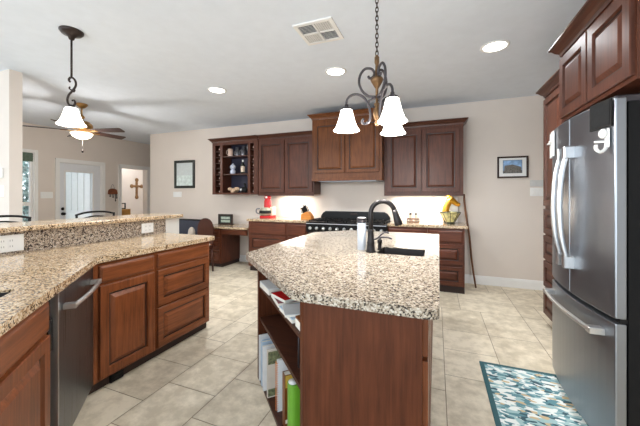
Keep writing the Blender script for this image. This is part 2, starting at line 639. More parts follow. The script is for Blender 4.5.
# patio door with glass
dr = struct(thing('door_1', 'white exterior door with a large glass lite', 'door', (WL - 0.05, 0, 0)))
y0, y1, z1 = D1[0] + .015, D1[1] - .015, D1[3] - .015
ly0, ly1, lz0, lz1 = 4.01, 4.55, .30, 1.83
mb = MB()
mb.box(-.022, .022, y0, ly0, .01, z1).box(-.022, .022, ly1, y1, .01, z1)
mb.box(-.022, .022, ly0, ly1, .01, lz0).box(-.022, .022, ly0, ly1, lz1, z1)
mb.build('door_leaf', 'door_white', dr)
mb = MB()
for a, b, c, d in ((ly0 - .03, ly0, lz0 - .03, lz1 + .03), (ly1, ly1 + .03, lz0 - .03, lz1 + .03), (ly0, ly1, lz1, lz1 + .03), (ly0, ly1, lz0 - .03, lz0)):
    mb.box(.022, .034, a, b, c, d)
mb.build('lite_frame', 'trim', dr, bevel=.004)
MB().box(-.004, .004, ly0, ly1, lz0, lz1).build('pane', 'glass', dr)
for zz, nm in ((1.035, 'deadbolt'), (.93, 'door_knob')):
    m2 = Matrix.Translation((.022, y0 + .065, zz)) @ Matrix.Rotation(R(90), 4, 'Y')
    pf = [(.033, 0), (.033, .008), (.018, .012), (.018, .02), (0, .022)] if nm == 'deadbolt' else [(.033, 0), (.033, .008), (.012, .012), (.012, .035), (.028, .045), (.03, .06), (.018, .072), (0, .074)]
    MB().lathe(pf, mtx=m2).build(nm, 'black_metal', dr)

# bedroom door leaf swung open behind the second opening
M['raw'] = wood('golden_wood_edge', (176, 120, 52), (214, 168, 96), 'z')
dr = struct(thing('door_2', 'open interior door seen edge on inside the second opening', 'door', (WL - 0.14, D2[0] + .02, 0)))
MB().box(-.70, -.02, .01, .045, .01, 2.0).build('door_leaf', 'raw', dr)
mb = MB()
for zz in (.25, 1.0, 1.78): mb.box(-.02, .0, .0, .05, zz, zz + .09)
mb.build('hinge', 'black_metal', dr)

# baseboards
bb = [(0, 0), (.014, 0), (.014, .10), (.008, .125), (0, .13)]
def baseboard(name, path):
    return struct(MB().sweep([(o, z) for o, z in bb], path).build(name, 'trim'))
baseboard('baseboard_back', [(-6.14, WB), (1.74, WB)])
baseboard('baseboard_right', [(1.75, 5.0), (1.75, 3.75)])
baseboard('baseboard_left', [(WL, 1.97), (WL, 3.79)])
baseboard('baseboard_dining', [(-7.38, 1.845), (-4.42, 1.845), (-4.42, 1.96)])

# pony wall of the raised bar
struct(MB().box(-2.95, -2.82, -0.07, 2.68, 0, 1.07).build('wall_peninsula', 'white_wall'))

# outdoors
M['fence'] = plain('white_fence', (236, 238, 240), 0.6, var=0.02)
fp = MB()
fp.box(-9.9, -7.62, 4.68, 4.72, -.02, 2.9)
for k in range(9): fp.box(-9.8 + k * .24, -9.62 + k * .24, 4.66, 4.68, .95, 2.1)
fp.box(-9.9, -7.62, 4.63, 4.68, .80, .90)
tag(fp.build('patio_fence', 'fence'), 'white panelled patio wall seen through the glass of the back door', 'fence')
M['leaf'] = plain('pale_leaves', (196, 216, 214), 0.6, var=0.5, scale=9)
M['bark'] = plain('bark', (96, 84, 72), 0.8)
sh = thing('garden_shrub', 'pale leafy shrub growing outside the left window', 'shrub', (-8.85, 4.0, -0.02))
lf = MB(); rnd = random.Random(5)
for k in range(1500):
    p = Vector((max(-.8, min(.3, rnd.gauss(-.1, .3))), max(-.42, min(.42, rnd.gauss(0, .2))), rnd.uniform(.4, 2.5)))
    a = Matrix.Rotation(rnd.uniform(0, 6.28), 4, 'Z') @ Matrix.Rotation(rnd.uniform(-1, 1), 4, 'X')
    L = rnd.uniform(.06, .12)
    vs = [lf.bm.verts.new(p + (a @ Vector(c))) for c in ((0, -L, 0), (L * .45, 0, .01), (0, L, 0), (-L * .45, 0, .01))]
    lf.bm.faces.new(vs)
lf.build('foliage', 'leaf', sh)
st = MB()
for k in range(7):
    a = k * .9
    st.tube([(0, 0, 0), (.06 * math.cos(a), .06 * math.sin(a), .6), (.22 * math.cos(a), .2 * math.sin(a), 1.6)], [.025, .018, .008], 6)
st.build('stems', 'bark', sh)
area('patio_skylight', (-9.0, 3.3, 3.6), (R(35), 0, 0), 2.6, 1.8, 480, (.96, .98, 1.0))  # added outdoor fill that brightens the patio wall and shrub
gnd = MB().box(-14, -9.1, -2, 7, -.06, -.02).build('floor_patio', plain('patio_concrete', (190, 188, 184), 0.9))
struct(gnd)

# ------------------------------------------------------------------ cabinet helpers
TH = 0.021
def raised(name, mat, parent, x0, x1, z0, z1, b=0.058, y=0.0):
    th = TH
    bb_ = min(b, (x1 - x0) * .26, (z1 - z0) * .30)
    mb = MB().rings(x0, x1, z0, z1, [(0, y), (0, y - th + .004), (.004, y - th), (bb_, y - th), (bb_ + .005, y - th + .014), (bb_ + .016, y - th + .015), (bb_ + .042, y - th + .001)])
    o = mb.build(name, mat, parent)
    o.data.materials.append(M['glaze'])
    for f in o.data.polygons:          # floor of the panel groove gets its own darker colour
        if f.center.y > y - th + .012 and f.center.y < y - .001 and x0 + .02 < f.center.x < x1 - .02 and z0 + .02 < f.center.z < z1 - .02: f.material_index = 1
    return o


def slab(name, mat, parent, x0, x1, z0, z1, y=0.0):
    th = TH
    return MB().rings(x0, x1, z0, z1, [(0, y), (0, y - th + .009), (.006, y - th + .005), (.016, y - th)]).build(name, mat, parent)


def base_cabinet(label, loc, rotz, w, d, H, fronts, mz, mx, toe=.09, recess=.05, name='base_cabinet', cat='cabinet', group=None):
    t = thing(name, label, cat, loc, rotz, group)
    MB().box(0, w, 0, d, toe, H).build('carcass', mz, t)
    MB().box(.0, w, recess, d, 0, toe).build('toe_kick', 'toe', t)
    for kind, x0, x1, z0, z1 in fronts:
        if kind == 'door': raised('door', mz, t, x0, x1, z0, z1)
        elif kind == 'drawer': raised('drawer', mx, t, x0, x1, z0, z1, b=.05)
        else: slab('drawer', mx, t, x0, x1, z0, z1)
    return t


CROWN = [(0, -.075), (.008, -.075), (.012, -.055), (.03, -.04), (.045, -.02), (.06, -.012), (.06, .0), (0, .0)]
def crown(parent, mat, path, top, k=1.0):
    return MB().sweep([(o * k, top + z * k) for o, z in CROWN], path).build('crown', mat, parent)


# ------------------------------------------------------------------ peninsula (front faces +X), angled leg, bar
PX = -2.12
FR = R(90)
base_cabinet('cherry base cabinet with one drawer over one raised door beside the dishwasher', (PX, 1.285, 0), FR, .49, .68, .874,
             [('slab', .052, .468, .732, .850), ('door', .052, .468, .085, .715)], 'chr_z', 'chr_x', toe=.07, recess=.035)
base_cabinet('cherry base cabinet with three stacked drawers at the open end of the peninsula', (PX, 1.776, 0), FR, .614, .68, .874,
             [('slab', .010, .590, .732, .850), ('drawer', .010, .590, .425, .715), ('drawer', .010, .590, .085, .408)], 'chr_z', 'chr_x', toe=.07, recess=.035)
vt = MB().box(-2.154, -2.134, 1.43, 1.52, .004, .068).box(-2.134, -2.126, 1.435, 1.515, .012, .026).box(-2.134, -2.126, 1.435, 1.515, .032, .046).box(-2.134, -2.126, 1.435, 1.515, .05, .062)
tag(vt.build('floor_vent', 'black_matte'), 'small dark toe kick vent below the single cherry door', 'vent')

ctr = [(-2.82, 2.45), (-2.82, -.07), (-1.63, -.07), (-1.17, .39), (-2.09, 1.31), (-2.09, 2.45)]
A = R(135)
ax, ay = math.cos(A), math.sin(A)
LEG0 = (-1.236, .399)
def legp(x, y): return (LEG0[0] + ax * x - ay * y, LEG0[1] + ay * x + ax * y)
hole = rounded([legp(.09, .105), legp(.60, .105), legp(.60, .50), legp(.09, .50)], .02, 4)
pc = MB().prism(rounded(list(reversed(ctr)), [.03, .02, .0, .02, .0, .0]), .876, .915, hole).build('peninsula_countertop', 'gr_pen', bevel=.011, seg=2)
tag(pc, 'polished tan granite worktop running below the raised bar and round to the sink', 'countertop')

t = base_cabinet('cherry sink base with a false drawer over a door left of the dishwasher', (*LEG0, 0), A, .595, .52, .874,
                 [('slab', .02, .575, .715, .852), ('door', .02, .575, .085, .700)], 'chr_z', 'chr_x', toe=.07)
# carve: the carcass stays below the bowl
t.children[0].data.clear_geometry()
bm = bmesh.new(); tmp = MB(); tmp.box(0, .595, 0, .05, .07, .874).box(0, .595, .05, .52, .07, .60); 
tmp.bm.to_mesh(t.children[0].data); tmp.bm.free(); bm.free()
sk = thing('kitchen_sink', 'dark undermount sink bowl set in the tan granite at the left edge', 'sink', (*LEG0, 0), A)
mb = MB().prism(rounded([(.075, .09), (.61, .09), (.61, .515), (.075, .515)], .02, 4), .872, .8755,
           rounded([(.094, .109), (.593, .109), (.593, .496), (.094, .496)], .02, 4))
mb.build('rim', 'steel_dk', sk)
mb = MB()
lo, up = rounded([(.11, .125), (.58, .125), (.58, .48), (.11, .48)], .02, 4), rounded([(.092, .107), (.595, .107), (.595, .498), (.092, .498)], .02, 4)
va = [mb.bm.verts.new((p[0], p[1], .66)) for p in lo]; vb = [mb.bm.verts.new((p[0], p[1], .905)) for p in up]
for i in range(len(va)): mb.bm.faces.new([va[i], va[(i + 1) % len(va)], vb[(i + 1) % len(vb)], vb[i]])
mb.bm.faces.new(va)
mb.build('bowl', 'black_metal', sk)

dw = thing('dishwasher', 'stainless steel dishwasher with a towel bar handle under the angled tan counter', 'dishwasher', (*LEG0, 0), A)
MB().box(.655, 1.235, .03, .55, .03, .868).build('tub_body', 'black_matte', dw)
MB().box(.597, .652, .006, .5, .0, .870).box(.60, .648, -.004, .006, .60, .75).build('side_filler', 'black_matte', dw)
MB().box(.664, 1.238, -.022, .028, .085, .862).build('door', 'steel_dk', dw, bevel=.005, seg=2)
MB().box(.653, .663, -.024, .028, .085, .862).build('door_trim', 'steel_lt', dw)
MB().box(.66, 1.235, .03, .05, .0, .085).build('kick_plate', 'steel', dw)
hb = MB()
hb.tube(bez([(.715, -.066, .776), (.82, -.076, .776), (.95, -.08, .776), (1.08, -.076, .776), (1.185, -.066, .776)], 6), .0125, 12)
for xx in (.725, 1.175): hb.box(xx - .016, xx + .016, -.078, -.022, .762, .790)
hb.build('handle', 'steel_lt', dw, bevel=.003)

tag(MB().box(-2.82, -2.80, -.07, 2.475, .915, 1.07).build('granite_backsplash', 'gr_bsp'), 'speckled grey granite upstand below the raised bar', 'backsplash')
bt = MB().prism(rounded([(-3.22, -.12), (-2.745, -.12), (-2.745, 2.70), (-3.22, 2.70)], [.02, .02, .06, .06]), 1.07, 1.108)
tag(bt.build('raised_countertop', 'gr_pen', bevel=.011, seg=2), 'raised granite bar top on the white half wall', 'countertop')


def outlet(label, loc, rotz, wide=2, kind='outlet', w=None, h=.115, mat='plate', name='wall_outlet'):
    t = thing(name, label, 'outlet' if kind == 'outlet' else 'switch', loc, rotz)
    w = w or .115
    MB().rings(-w / 2, w / 2, -h / 2, h / 2, [(0, 0), (0, -.004), (.004, -.007)]).build('cover_plate', mat, t)
    n = wide
    for k in range(n):
        x = (k - (n - 1) / 2) * .046
        if kind == 'outlet':
            if h < w:
                pass
            rc = MB().box(x - .016, x + .016, -.010, -.006, -.034, .034).build('receptacle', mat, t)
            for zz in (-.02, .02):
                for sx in (-.0065, .0065): MB().box(x + sx - .0015, x + sx + .0015, -.011, -.0095, zz - .006, zz + .006).build('slot', 'slot', rc)
        else:
            MB().rings(x - .015, x + .015, -.033, .033, [(0, -.006), (0, -.009), (.004, -.011)]).build('rocker', mat, t)
    return t


outlet('white outlet plate on the granite upstand nearest the sink', (-2.80, 1.13, .990), FR, 3, w=.235, h=.118)
outlet('white outlet plate on the granite upstand near the open end of the bar', (-2.80, 2.25, .988), FR, 2, w=.135, h=.10)

# ------------------------------------------------------------------ island
IP = [(-.575, 1.155), (.012, 1.155), (.03, 3.43), (-.95, 3.43), (-1.275, 3.10), (-1.275, 1.80)]
ihole = rounded([(-.40, 2.13), (-.075, 2.13), (-.075, 2.43), (-.40, 2.43)], .03, 4)
it = MB().prism(rounded(IP, [.05, .05, .04, .04, .04, .05]), .876, .915, ihole).build('island_countertop', 'gr_isl', bevel=.011, seg=2)
tag(it, 'polished speckled granite top with clipped corners on the kitchen island', 'countertop')
isl = thing('kitchen_island', 'brown wood island with an open angled bookshelf at its near left corner', 'island', (0, 0, 0))
P = Vector((-.545, 1.2)); d = Vector((-.7071, .7071)); n = Vector((.7071, .7071))
def dg(t, k): q = P + d * t + n * k; return (q.x, q.y)
DL = .95
body = [(-.545, 1.2), (-.05, 1.2), (-.05, 2.10), (-.05, 3.38), (-.92, 3.38), (-1.217, 3.09), dg(DL, 0), dg(DL - .03, 0), dg(DL - .03, .30), dg(.03, .30), dg(.03, 0)]
mb = MB().prism(body, 0.0, .66)
mb.prism([(-.545, 1.2), (-.05, 1.2), (-.05, 2.08), (-.45, 2.08), dg(.03, .30), dg(.03, 0)], .66, .875)
mb.prism([dg(.03, .30), (-.45, 2.08), (-.45, 3.38), (-.92, 3.38), (-1.217, 3.09), dg(DL, 0), dg(DL - .03, 0), dg(DL - .03, .30)], .66, .875)
mb.prism([(-.45, 2.48), (-.05, 2.48), (-.05, 3.38), (-.45, 3.38)], .66, .875)
mb.box(-.068, -.05, 2.08, 2.48, .66, .875)
mb.build('carcass', 'isl', isl)
for zz in (.45, .685):
    MB().prism([dg(.032, .01), dg(DL - .032, .01), dg(DL - .032, .298), dg(.032, .298)], zz - .022, zz).build('shelf', 'isl_in', isl)
MB().prism([dg(.032, .004), dg(DL - .032, .004), dg(DL - .032, .298), dg(.032, .298)], .0, .02).build('shelf', 'isl_in', isl)
MB().prism([dg(-.0, -.004), dg(.032, -.004), dg(.032, .001), dg(0, .001)], 0, .874).build('face_post', 'isl', isl)
# panel strip and drawers on the right-hand side
MB().box(-.0665, -.05, 1.192, 1.1985, 0, .874).build('end_stile', 'isl', isl)
for (a, b_) in ((1.235, 1.66), (1.67, 2.10), (2.11, 2.54), (2.55, 2.98)):
    for kind, z0, z1 in (('drawer', .70, .852), ('door', .085, .682)):
        mbx = MB().rings(a, b_, z0, z1, [(0, 0), (0, -.017), (.004, -.021), (.05, -.021), (.055, -.011), (.062, -.011), (.085, -.019)])
        for v in mbx.bm.verts: v.co = Vector((-.05 - v.co.y, v.co.x, v.co.z))
        mbx.build(kind, 'chr_z', isl)
psk = thing('prep_sink', 'dark undermount prep sink sunk in the island top beside the faucet', 'sink', (0, 0, 0))
mb = MB().prism(rounded([(-.415, 2.115), (-.07, 2.115), (-.07, 2.445), (-.415, 2.445)], .03, 4), .870, .8755,
                rounded([(-.395, 2.135), (-.08, 2.135), (-.08, 2.425), (-.395, 2.425)], .03, 4))
mb.build('rim', 'black_metal', psk)
mb = MB()
lo, up = rounded([(-.38, 2.15), (-.095, 2.15), (-.095, 2.41), (-.38, 2.41)], .03, 4), rounded([(-.397, 2.133), (-.078, 2.133), (-.078, 2.427), (-.397, 2.427)], .03, 4)
va = [mb.bm.verts.new((p[0], p[1], .70)) for p in lo]; vb = [mb.bm.verts.new((p[0], p[1], .909)) for p in up]
for i in range(len(va)): mb.bm.faces.new([va[i], va[(i + 1) % len(va)], vb[(i + 1) % len(vb)], vb[i]])
mb.bm.faces.new(va)
mb.build('bowl', 'black_metal', psk)
fc = thing('faucet', 'dark bronze gooseneck pull down faucet standing left of the island sink', 'faucet', (-.445, 2.17, .915))
MB().lathe([(.038, 0), (.038, .008), (.031, .016), (.027, .06), (.030, .068), (.025, .08), (.0215, .14), (.0235, .15), (.0235, .158), (.018, .165)]).build('body', 'black_metal', fc)
dx, dy = math.cos(R(12)), math.sin(R(12))
arc = [(0, 0, .155), (0, 0, .25)]
for k in range(0, 13):
    a = PI - k * (PI * .92) / 12
    arc.append(((.085 + .085 * math.cos(a)) * dx, (.085 + .085 * math.cos(a)) * dy, .285 + .085 * math.sin(a)))
MB().tube(arc, .0175, 14).build('spout', 'black_metal', fc)
e = Vector(arc[-1])
dn = Vector((.03 * dx, .03 * dy, -.10)).normalized()
MB().tube([e - dn * .002, e + dn * .03, e + dn * .07, e + dn * .105, e + dn * .112], [.0185, .021, .026, .030, .025], 16).build('spray_head', 'black_metal', fc)
MB().tube(bez([(.015, .004, .09), (.045, .012, .10), (.075, .02, .13), (.10, .024, .145), (.125, .03, .14)], 5), [.006] * 21, 8).build('lever', 'pewter', fc)
sd = thing('soap_dispenser', 'short dark bronze soap pump between the faucet and the sink', 'soap dispenser', (-.40, 2.285, .915))
MB().lathe([(.020, 0), (.020, .006), (.014, .012), (.014, .05), (.018, .055), (.018, .075), (.009, .08), (.009, .09)]).build('body', 'black_metal', sd)
MB().tube(bez([(0, 0, .088), (.02, 0, .096), (.06, .005, .096), (.09, .008, .086)], 5), .0065, 8).build('spout', 'pewter', sd)
cn = thing('canister', 'tall slim pale grey canister with a metal lid left of the faucet', 'canister', (-.528, 2.235, .915))
M['canister'] = plain('pale_grey_glaze', (190, 198, 210), 0.25)
MB().lathe([(.030, 0), (.033, .004), (.033, .205), (.031, .208)], seg=28).build('body', 'canister', cn)
MB().lathe([(.034, .207), (.036, .209), (.036, .222), (.033, .226), (.033, .230), (.037, .232), (.037, .240), (.030, .243)], seg=28).build('lid', 'pewter', cn)
MB().lathe([(.0, .2405), (.031, .2405), (.0315, .246), (.0, .2475)], seg=28).build('lid_disc', 'plate', cn)

# things on the angled shelf (local x runs along the shelf towards the far post, local y into it)
def shelf_loc(t, k, z): q = P + d * t + n * k; return (q.x, q.y, z)
SA = math.atan2(d.y, d.x)     # local x -> d ; local -y -> n  (so use negative y for inward)
def book(label, t, k, z, th, h, dp, cov, page='paper', tilt=0, cat='book', art=None, rot=0):
    o = thing('book', label, cat, shelf_loc(t, k, z), SA + rot)
    mb = MB().box(0, th, -dp, 0, 0, h)
    mb = MB()
    mb.box(0, .0025, -dp, 0, 0, h).box(th - .0025, th, -dp, 0, 0, h).box(.0025, th - .0025, -.003, 0, 0, h)
    mb.build('cover', cov, o)
    MB().box(.0027, th - .0027, -dp + .004, -.0032, .003, h - .003).build('pages', page, o)
    if art:
        art(o, th, h, dp)
    return o


M['paper'] = plain('paper', (232, 228, 218), 0.8)
M['pale_blue'] = plain('pale_blue_cover', (178, 200, 220), 0.4)
M['mid_blue'] = plain('mid_blue_cover', (96, 140, 186), 0.4)
M['off_white'] = plain('off_white_cover', (224, 226, 228), 0.45)
M['cream_cov'] = plain('cream_cover', (206, 196, 184), 0.5)
M['olive'] = plain('olive_floral', (112, 116, 84), 0.6, var=0.6, scale=60)
M['coral'] = plain('coral_dot', (230, 128, 70), 0.5, var=0.5, scale=110)
M['amber'] = plain('amber_brown_cover', (112, 62, 26), 0.35, var=0.35, scale=16)
M['mustard'] = plain('mustard', (196, 160, 70), 0.5)
M['lime'] = plain('lime_green', (100, 156, 44), 0.35)
M['red'] = plain('gloss_red', (190, 28, 34), 0.25)
M['maroon'] = plain('maroon_print', (120, 44, 56), 0.4, var=0.4, scale=50)
M['black_c'] = plain('black_cover', (40, 38, 40), 0.5)

def art_blue(o, th, h, dp):
    MB().box(-.001, 0, -dp + .015, -.02, .02, h - .03).build('cover_picture', 'pale_blue', o)
    MB().box(-.0016, -.001, -.07, -.055, .10, .22).build('title_strip', 'coral', o)
    MB().box(-.0016, -.001, -dp + .02, -.025, h - .05, h - .04).build('border_line', 'mid_blue', o)
def art_cream(o, th, h, dp):
    MB().box(-.001, 0, -dp + .004, -.004, h * .70, h - .01).build('floral_band', 'olive', o)
    MB().box(-.001, 0, -dp + .004, -.004, .008, h * .18).build('floral_band', 'olive', o)
def art_amber(o, th, h, dp):
    MB().box(-.001, 0, -dp + .004, -.004, h * .76, h - .004).build('cover_band', 'mustard', o)
    MB().box(-.001, 0, -.03, -.004, .03, .05).build('sticker', 'paper', o)

book('white and blue picture book standing against the far post of the island shelf', .868, -.005, .021, .018, .315, .21, 'off_white', art=art_blue)
book('pale blue book standing second from the far post on the low island shelf', .800, -.004, .021, .026, .300, .20, 'pale_blue')
book('thin white binder standing beside the pale blue book on the island shelf', .745, -.006, .021, .022, .295, .20, 'off_white')
book('cream cookbook with dark floral bands standing mid shelf in the island', .665, .004, .021, .022, .305, .20, 'cream_cov', art=art_cream)
nb = book('white spiral notebook with an orange dotted edge standing on the island shelf', .520, .03, .021, .018, .31, .20, 'off_white', cat='notebook')
sp_ = MB()
for k in range(22): sp_.tube([(.009 + .011 * math.cos(a), .002 + .008 * math.sin(a), .012 + k * .0135) for a in [q * PI / 4 for q in range(9)]], .0018, 5, cap=False)
sp_.build('spiral', 'coral', nb)
book('amber brown book with a mustard band beside the green binder', .375, .03, .021, .045, .30, .20, 'amber', art=art_amber)
gb = thing('binder', 'bright green rounded binder with an oval white label nearest the island front post', 'binder', shelf_loc(.195, .004, .021), SA)
MB().prism(rounded([(0, 0), (.075, 0), (.075, -.22), (0, -.22)], [.035, .035, .0, .0], 6), 0, .345).build('cover', 'lime', gb, bevel=.003)
MB().lathe([(0, 0), (.024, 0), (.026, .004), (.0, .007)], (.038, -.028, .345), 20).build('label', 'plate', gb)
MB().prism(rounded([(.012, -.06), (.063, -.06), (.063, -.21), (.012, -.21)], .004, 2), .345, .352).build('page_edge', 'paper', gb)

def magazine(label, t, k, z, w_, l_, h_, cov, rot, page='paper', cat='magazine'):
    o = thing('magazine', label, cat, shelf_loc(t, k, z), SA + rot)
    MB().box(-w_ / 2, w_ / 2, -l_, 0, 0, h_ * .8).build('pages', page, o)
    MB().box(-w_ / 2, w_ / 2, -l_, 0, h_ * .8, h_).build('cover', cov, o)
    return o
magazine('white folded magazine on the far end of the top island shelf', .76, .004, .686, .21, .26, .04, 'off_white', .05)
magazine('maroon printed magazine lying in the middle of the top island shelf', .525, .012, .686, .20, .24, .03, 'maroon', -.05)
magazine('pale blue magazine near the front of the top island shelf', .295, .008, .686, .20, .24, .022, 'pale_blue', .04)
magazine('rolled red catalogue resting on the maroon magazine', .47, .02, .717, .15, .22, .02, 'red', .25, cat='catalogue')
magazine('white leaflet lying on top of the pale blue magazine', .30, .0, .709, .15, .2, .012, 'off_white', -.2, cat='leaflet')
magazine('small amber booklet against the front post on the top island shelf', .115, .02, .686, .10, .2, .05, 'amber', 0, cat='booklet')
tr = thing('serving_tray', 'thin metal framed tray leaning upright on the middle island shelf', 'tray', shelf_loc(.20, .05, .451), SA)
MB().tube([(0, 0, .006), (0, -.2, .006), (0, -.2, .19), (0, 0, .19), (0, 0, .006)], .006, 8).build('frame', 'pewter', tr)
MB().box(-.003, .003, -.195, -.005, .01, .185).build('panel', 'toe', tr)

# ------------------------------------------------------------------ back wall base units
KY = 4.44
def back_counter(name, label, x0, x1, z0, z1, y0=KY - .03):
    return tag(MB().box(x0, x1, y0, 5.0, z0, z1).build(name, 'gr_pen', bevel=.009, seg=2), label, 'countertop')
base_cabinet('dark cherry base cabinet of drawers under the coffee maker', (-3.07, KY, 0), 0, .755, .55, .874,
             [('slab', .03, .735, .66, .845), ('drawer', .03, .735, .36, .635), ('drawer', .03, .735, .11, .34)], 'base_z', 'base_x')
base_cabinet('narrow dark cherry base cabinet under the knife block beside the range', (-2.313, KY, 0), 0, .375, .55, .874,
             [('slab', .02, .355, .66, .845), ('door', .02, .355, .11, .64)], 'base_z', 'base_x')
back_counter('granite_counter', 'granite counter under the coffee maker and knife block', -3.10, -1.945, .876, .915)
base_cabinet('dark cherry cabinet with two doors between the range and the drawer stack', (-.66, KY, 0), 0, .545, .55, .874,
             [('slab', .02, .53, .67, .845), ('door', .02, .27, .11, .65), ('door', .28, .53, .11, .65)], 'base_z', 'base_x')
base_cabinet('dark cherry three-drawer base cabinet at the right end of the back wall', (-.113, KY, 0), 0, .47, .55, .874,
             [('slab', .02, .445, .685, .845), ('drawer', .02, .445, .385, .655), ('drawer', .02, .445, .105, .355)], 'base_z', 'base_x', recess=.008)
back_counter('granite_counter', 'granite counter under the glass bowl to the right of the range', -.665, .395, .876, .915)

# desk
dk = thing('built_in_desk', 'dark cherry built-in desk with a knee hole left of the coffee maker', 'desk', (0, 0, 0))
MB().box(-4.09, -3.665, KY, 5.0, .07, .715).build('pedestal', 'base_z', dk)
MB().box(-4.08, -3.675, KY + .05, 5.0, 0, .07).build('toe_kick', 'toe', dk)
MB().box(-3.665, -3.105, KY + .005, KY + .025, .61, .715).build('apron', 'base_x', dk)
MB().box(-3.64, -3.115, KY - .012, KY + .005, .625, .70).build('pencil_drawer', 'base_x', dk, bevel=.004)
def desk_front(z0, z1, kind):
    mb = MB().rings(-4.07, -3.69, z0, z1, [(0, KY), (0, KY - .017), (.004, KY - .021), (.045, KY - .021), (.05, KY - .011), (.058, KY - .011), (.075, KY - .019)])
    mb.build(kind, 'base_x', dk)
desk_front(.56, .70, 'drawer'); desk_front(.335, .545, 'drawer'); desk_front(.09, .32, 'drawer')
tag(MB().box(-4.12, -3.10, KY - .03, 5.0, .716, .752).build('desk_top', 'gr_pen', bevel=.009, seg=2), 'granite desk top lower than the kitchen counters', 'countertop')
pf = thing('photo_frame', 'small dark wood frame with two pale photos standing on the desk', 'photo frame', (-3.84, 4.78, .752), R(4))
mb = MB()
for a, b, c, e_ in ((-.16, .16, .0, .03), (-.16, .16, .175, .205), (-.16, -.13, .03, .175), (.13, .16, .03, .175)): mb.box(a, b, -.012, .012, c, e_)
mb.box(-.14, .14, .012, .09, 0, .008)
mb.build('frame', 'toe', pf)
MB().box(-.13, .13, .0, .006, .03, .175).build('mat_board', plain('dark_green_mat', (36, 52, 44), 0.6), pf)
M['photo'] = plain('pale_photo', (176, 190, 176), 0.4, var=0.3, scale=50)
for z0 in (.045, .108): MB().box(-.10, .10, -.003, .0, z0, z0 + .046).build('photo', 'photo', pf)

# chair beside the desk, navy cabinet behind
ch = thing('wooden_chair', 'dark wooden chair with a solid arched back beside the desk', 'chair', (-3.86, 4.02, 0), R(-8))
M['chair_wood'] = wood('chair_brown', (44, 22, 16), (84, 46, 34), 'z')
M['linen'] = plain('beige_linen', (206, 196, 182), 0.9)
arch = [(-.20, .45)] + [(-.20 * math.cos(a), .72 + .20 * math.sin(a)) for a in [k * PI / 12 for k in range(13)]] + [(.20, .45)]
mb = MB()
va = [mb.bm.verts.new((x, .20, z)) for x, z in arch]; vb = [mb.bm.verts.new((x, .225, z)) for x, z in arch]
mb.bm.faces.new(va); mb.bm.faces.new(list(reversed(vb)))
for i in range(len(arch)): mb.bm.faces.new([va[i], va[(i + 1) % len(arch)], vb[(i + 1) % len(arch)], vb[i]])
mb.build('backrest', 'chair_wood', ch)
MB().prism(rounded([(-.21, -.22), (.21, -.22), (.21, .23), (-.21, .23)], .05), .42, .45).build('seat', 'chair_wood', ch)
MB().prism(rounded([(-.19, -.20), (.19, -.20), (.19, .18), (-.19, .18)], .06), .45, .485).build('seat_cushion', 'linen', ch, bevel=.012, seg=2)
for sx in (-1, 1):
    for sy in (-1, 1): MB().tube([(sx * .18, sy * .19, .42), (sx * .195, sy * .205, 0)], [.02, .015], 8).build('leg', 'chair_wood', ch)
mb = MB().ball((0, 0, .13), .13, .55, .5, 1.0, 14)
pl = tag(mb.build('throw_pillow', 'linen', loc=(-4.585, 4.67, .431), rot=(0, 0, R(10))), 'small beige pillow standing in front of the navy seat back', 'pillow')
nv = thing('navy_bench', 'low navy upholstered bench against the back wall beyond the bar end', 'bench', (-5.20, 4.72, 0))
M['navy'] = plain('navy_leather', (52, 58, 74), 0.45)
MB().box(-.75, .70, .13, .27, .16, .80).build('backrest', 'navy', nv, bevel=.012, seg=2)
MB().box(-.755, .705, .125, .275, .80, .815).build('top_rail', 'black_matte', nv)
MB().box(-.75, .70, -.22, .125, .30, .43).build('seat', 'navy', nv, bevel=.02, seg=2)
MB().box(-.74, .69, -.20, .12, .16, .29).build('base', 'black_matte', nv)
for x in (-.7, .65):
    for y in (-.17, .22): MB().box(x - .025, x + .025, y - .025, y + .025, 0, .16).build('leg', 'black_matte', nv)

# ------------------------------------------------------------------ range
rg = thing('gas_range', 'black gas range with a row of silver knobs and a back guard', 'range', (-1.94, KY - .045, 0))
RW = 1.27
MB().box(.005, RW - .005, .03, .60, .09, .885).build('body', 'black', rg)
MB().box(.02, RW - .02, .06, .58, .0, .09).build('plinth', 'black_matte', rg)
for a, b in ((.02, .80), (.82, RW - .02)):
    o = MB().box(a, b, -.005, .03, .16, .73).build('oven_door', 'black', rg, bevel=.006)
    MB().cyl((a + .06, -.05, .69), (b - .06, -.05, .69), .012).box(a + .07, a + .09, -.05, -.005, .68, .70).box(b - .09, b - .07, -.05, -.005, .68, .70).build('handle', 'chrome', o)
MB().box(0, RW, -.02, .03, .745, .872).build('control_panel', 'black', rg, bevel=.006)
MB().box(0, RW, -.022, .60, .885, .905).build('cooktop', 'black', rg, bevel=.004)
MB().box(0, RW, -.026, -.0, .874, .886).build('trim_strip', 'steel_lt', rg)
for k in range(11):
    x = .07 + k * .113
    m2 = Matrix.Translation((x, -.02, .806)) @ Matrix.Rotation(R(90), 4, 'X')
    kn = MB().lathe([(.027, 0), (.027, .006), (.021, .010), (.018, .032), (.0, .034)], mtx=m2, seg=16).build('knob', 'steel_lt', rg)
for k, x in enumerate((.03, .34, .65, .96)):
    g = MB()
    w_ = .28
    for yy in (.03, .26, .29, .52): g.box(x, x + w_, yy, yy + .012, .918, .932)
    for xx in (0, .09, .18, w_ - .012): g.box(x + xx, x + xx + .012, .03, .532, .918, .932)
    for xx in (0, w_ - .012):
        for yy in (.03, .26, .52): g.box(x + xx, x + xx + .012, yy, yy + .012, .905, .918)
    g.build('grate', 'black_matte', rg)
    for yy in (.14, .41):
        MB().lathe([(.05, .905), (.05, .912), (.035, .914), (.035, .924), (0, .926)], (x + w_ / 2, yy, 0), 16).build('burner', 'black_matte', rg)
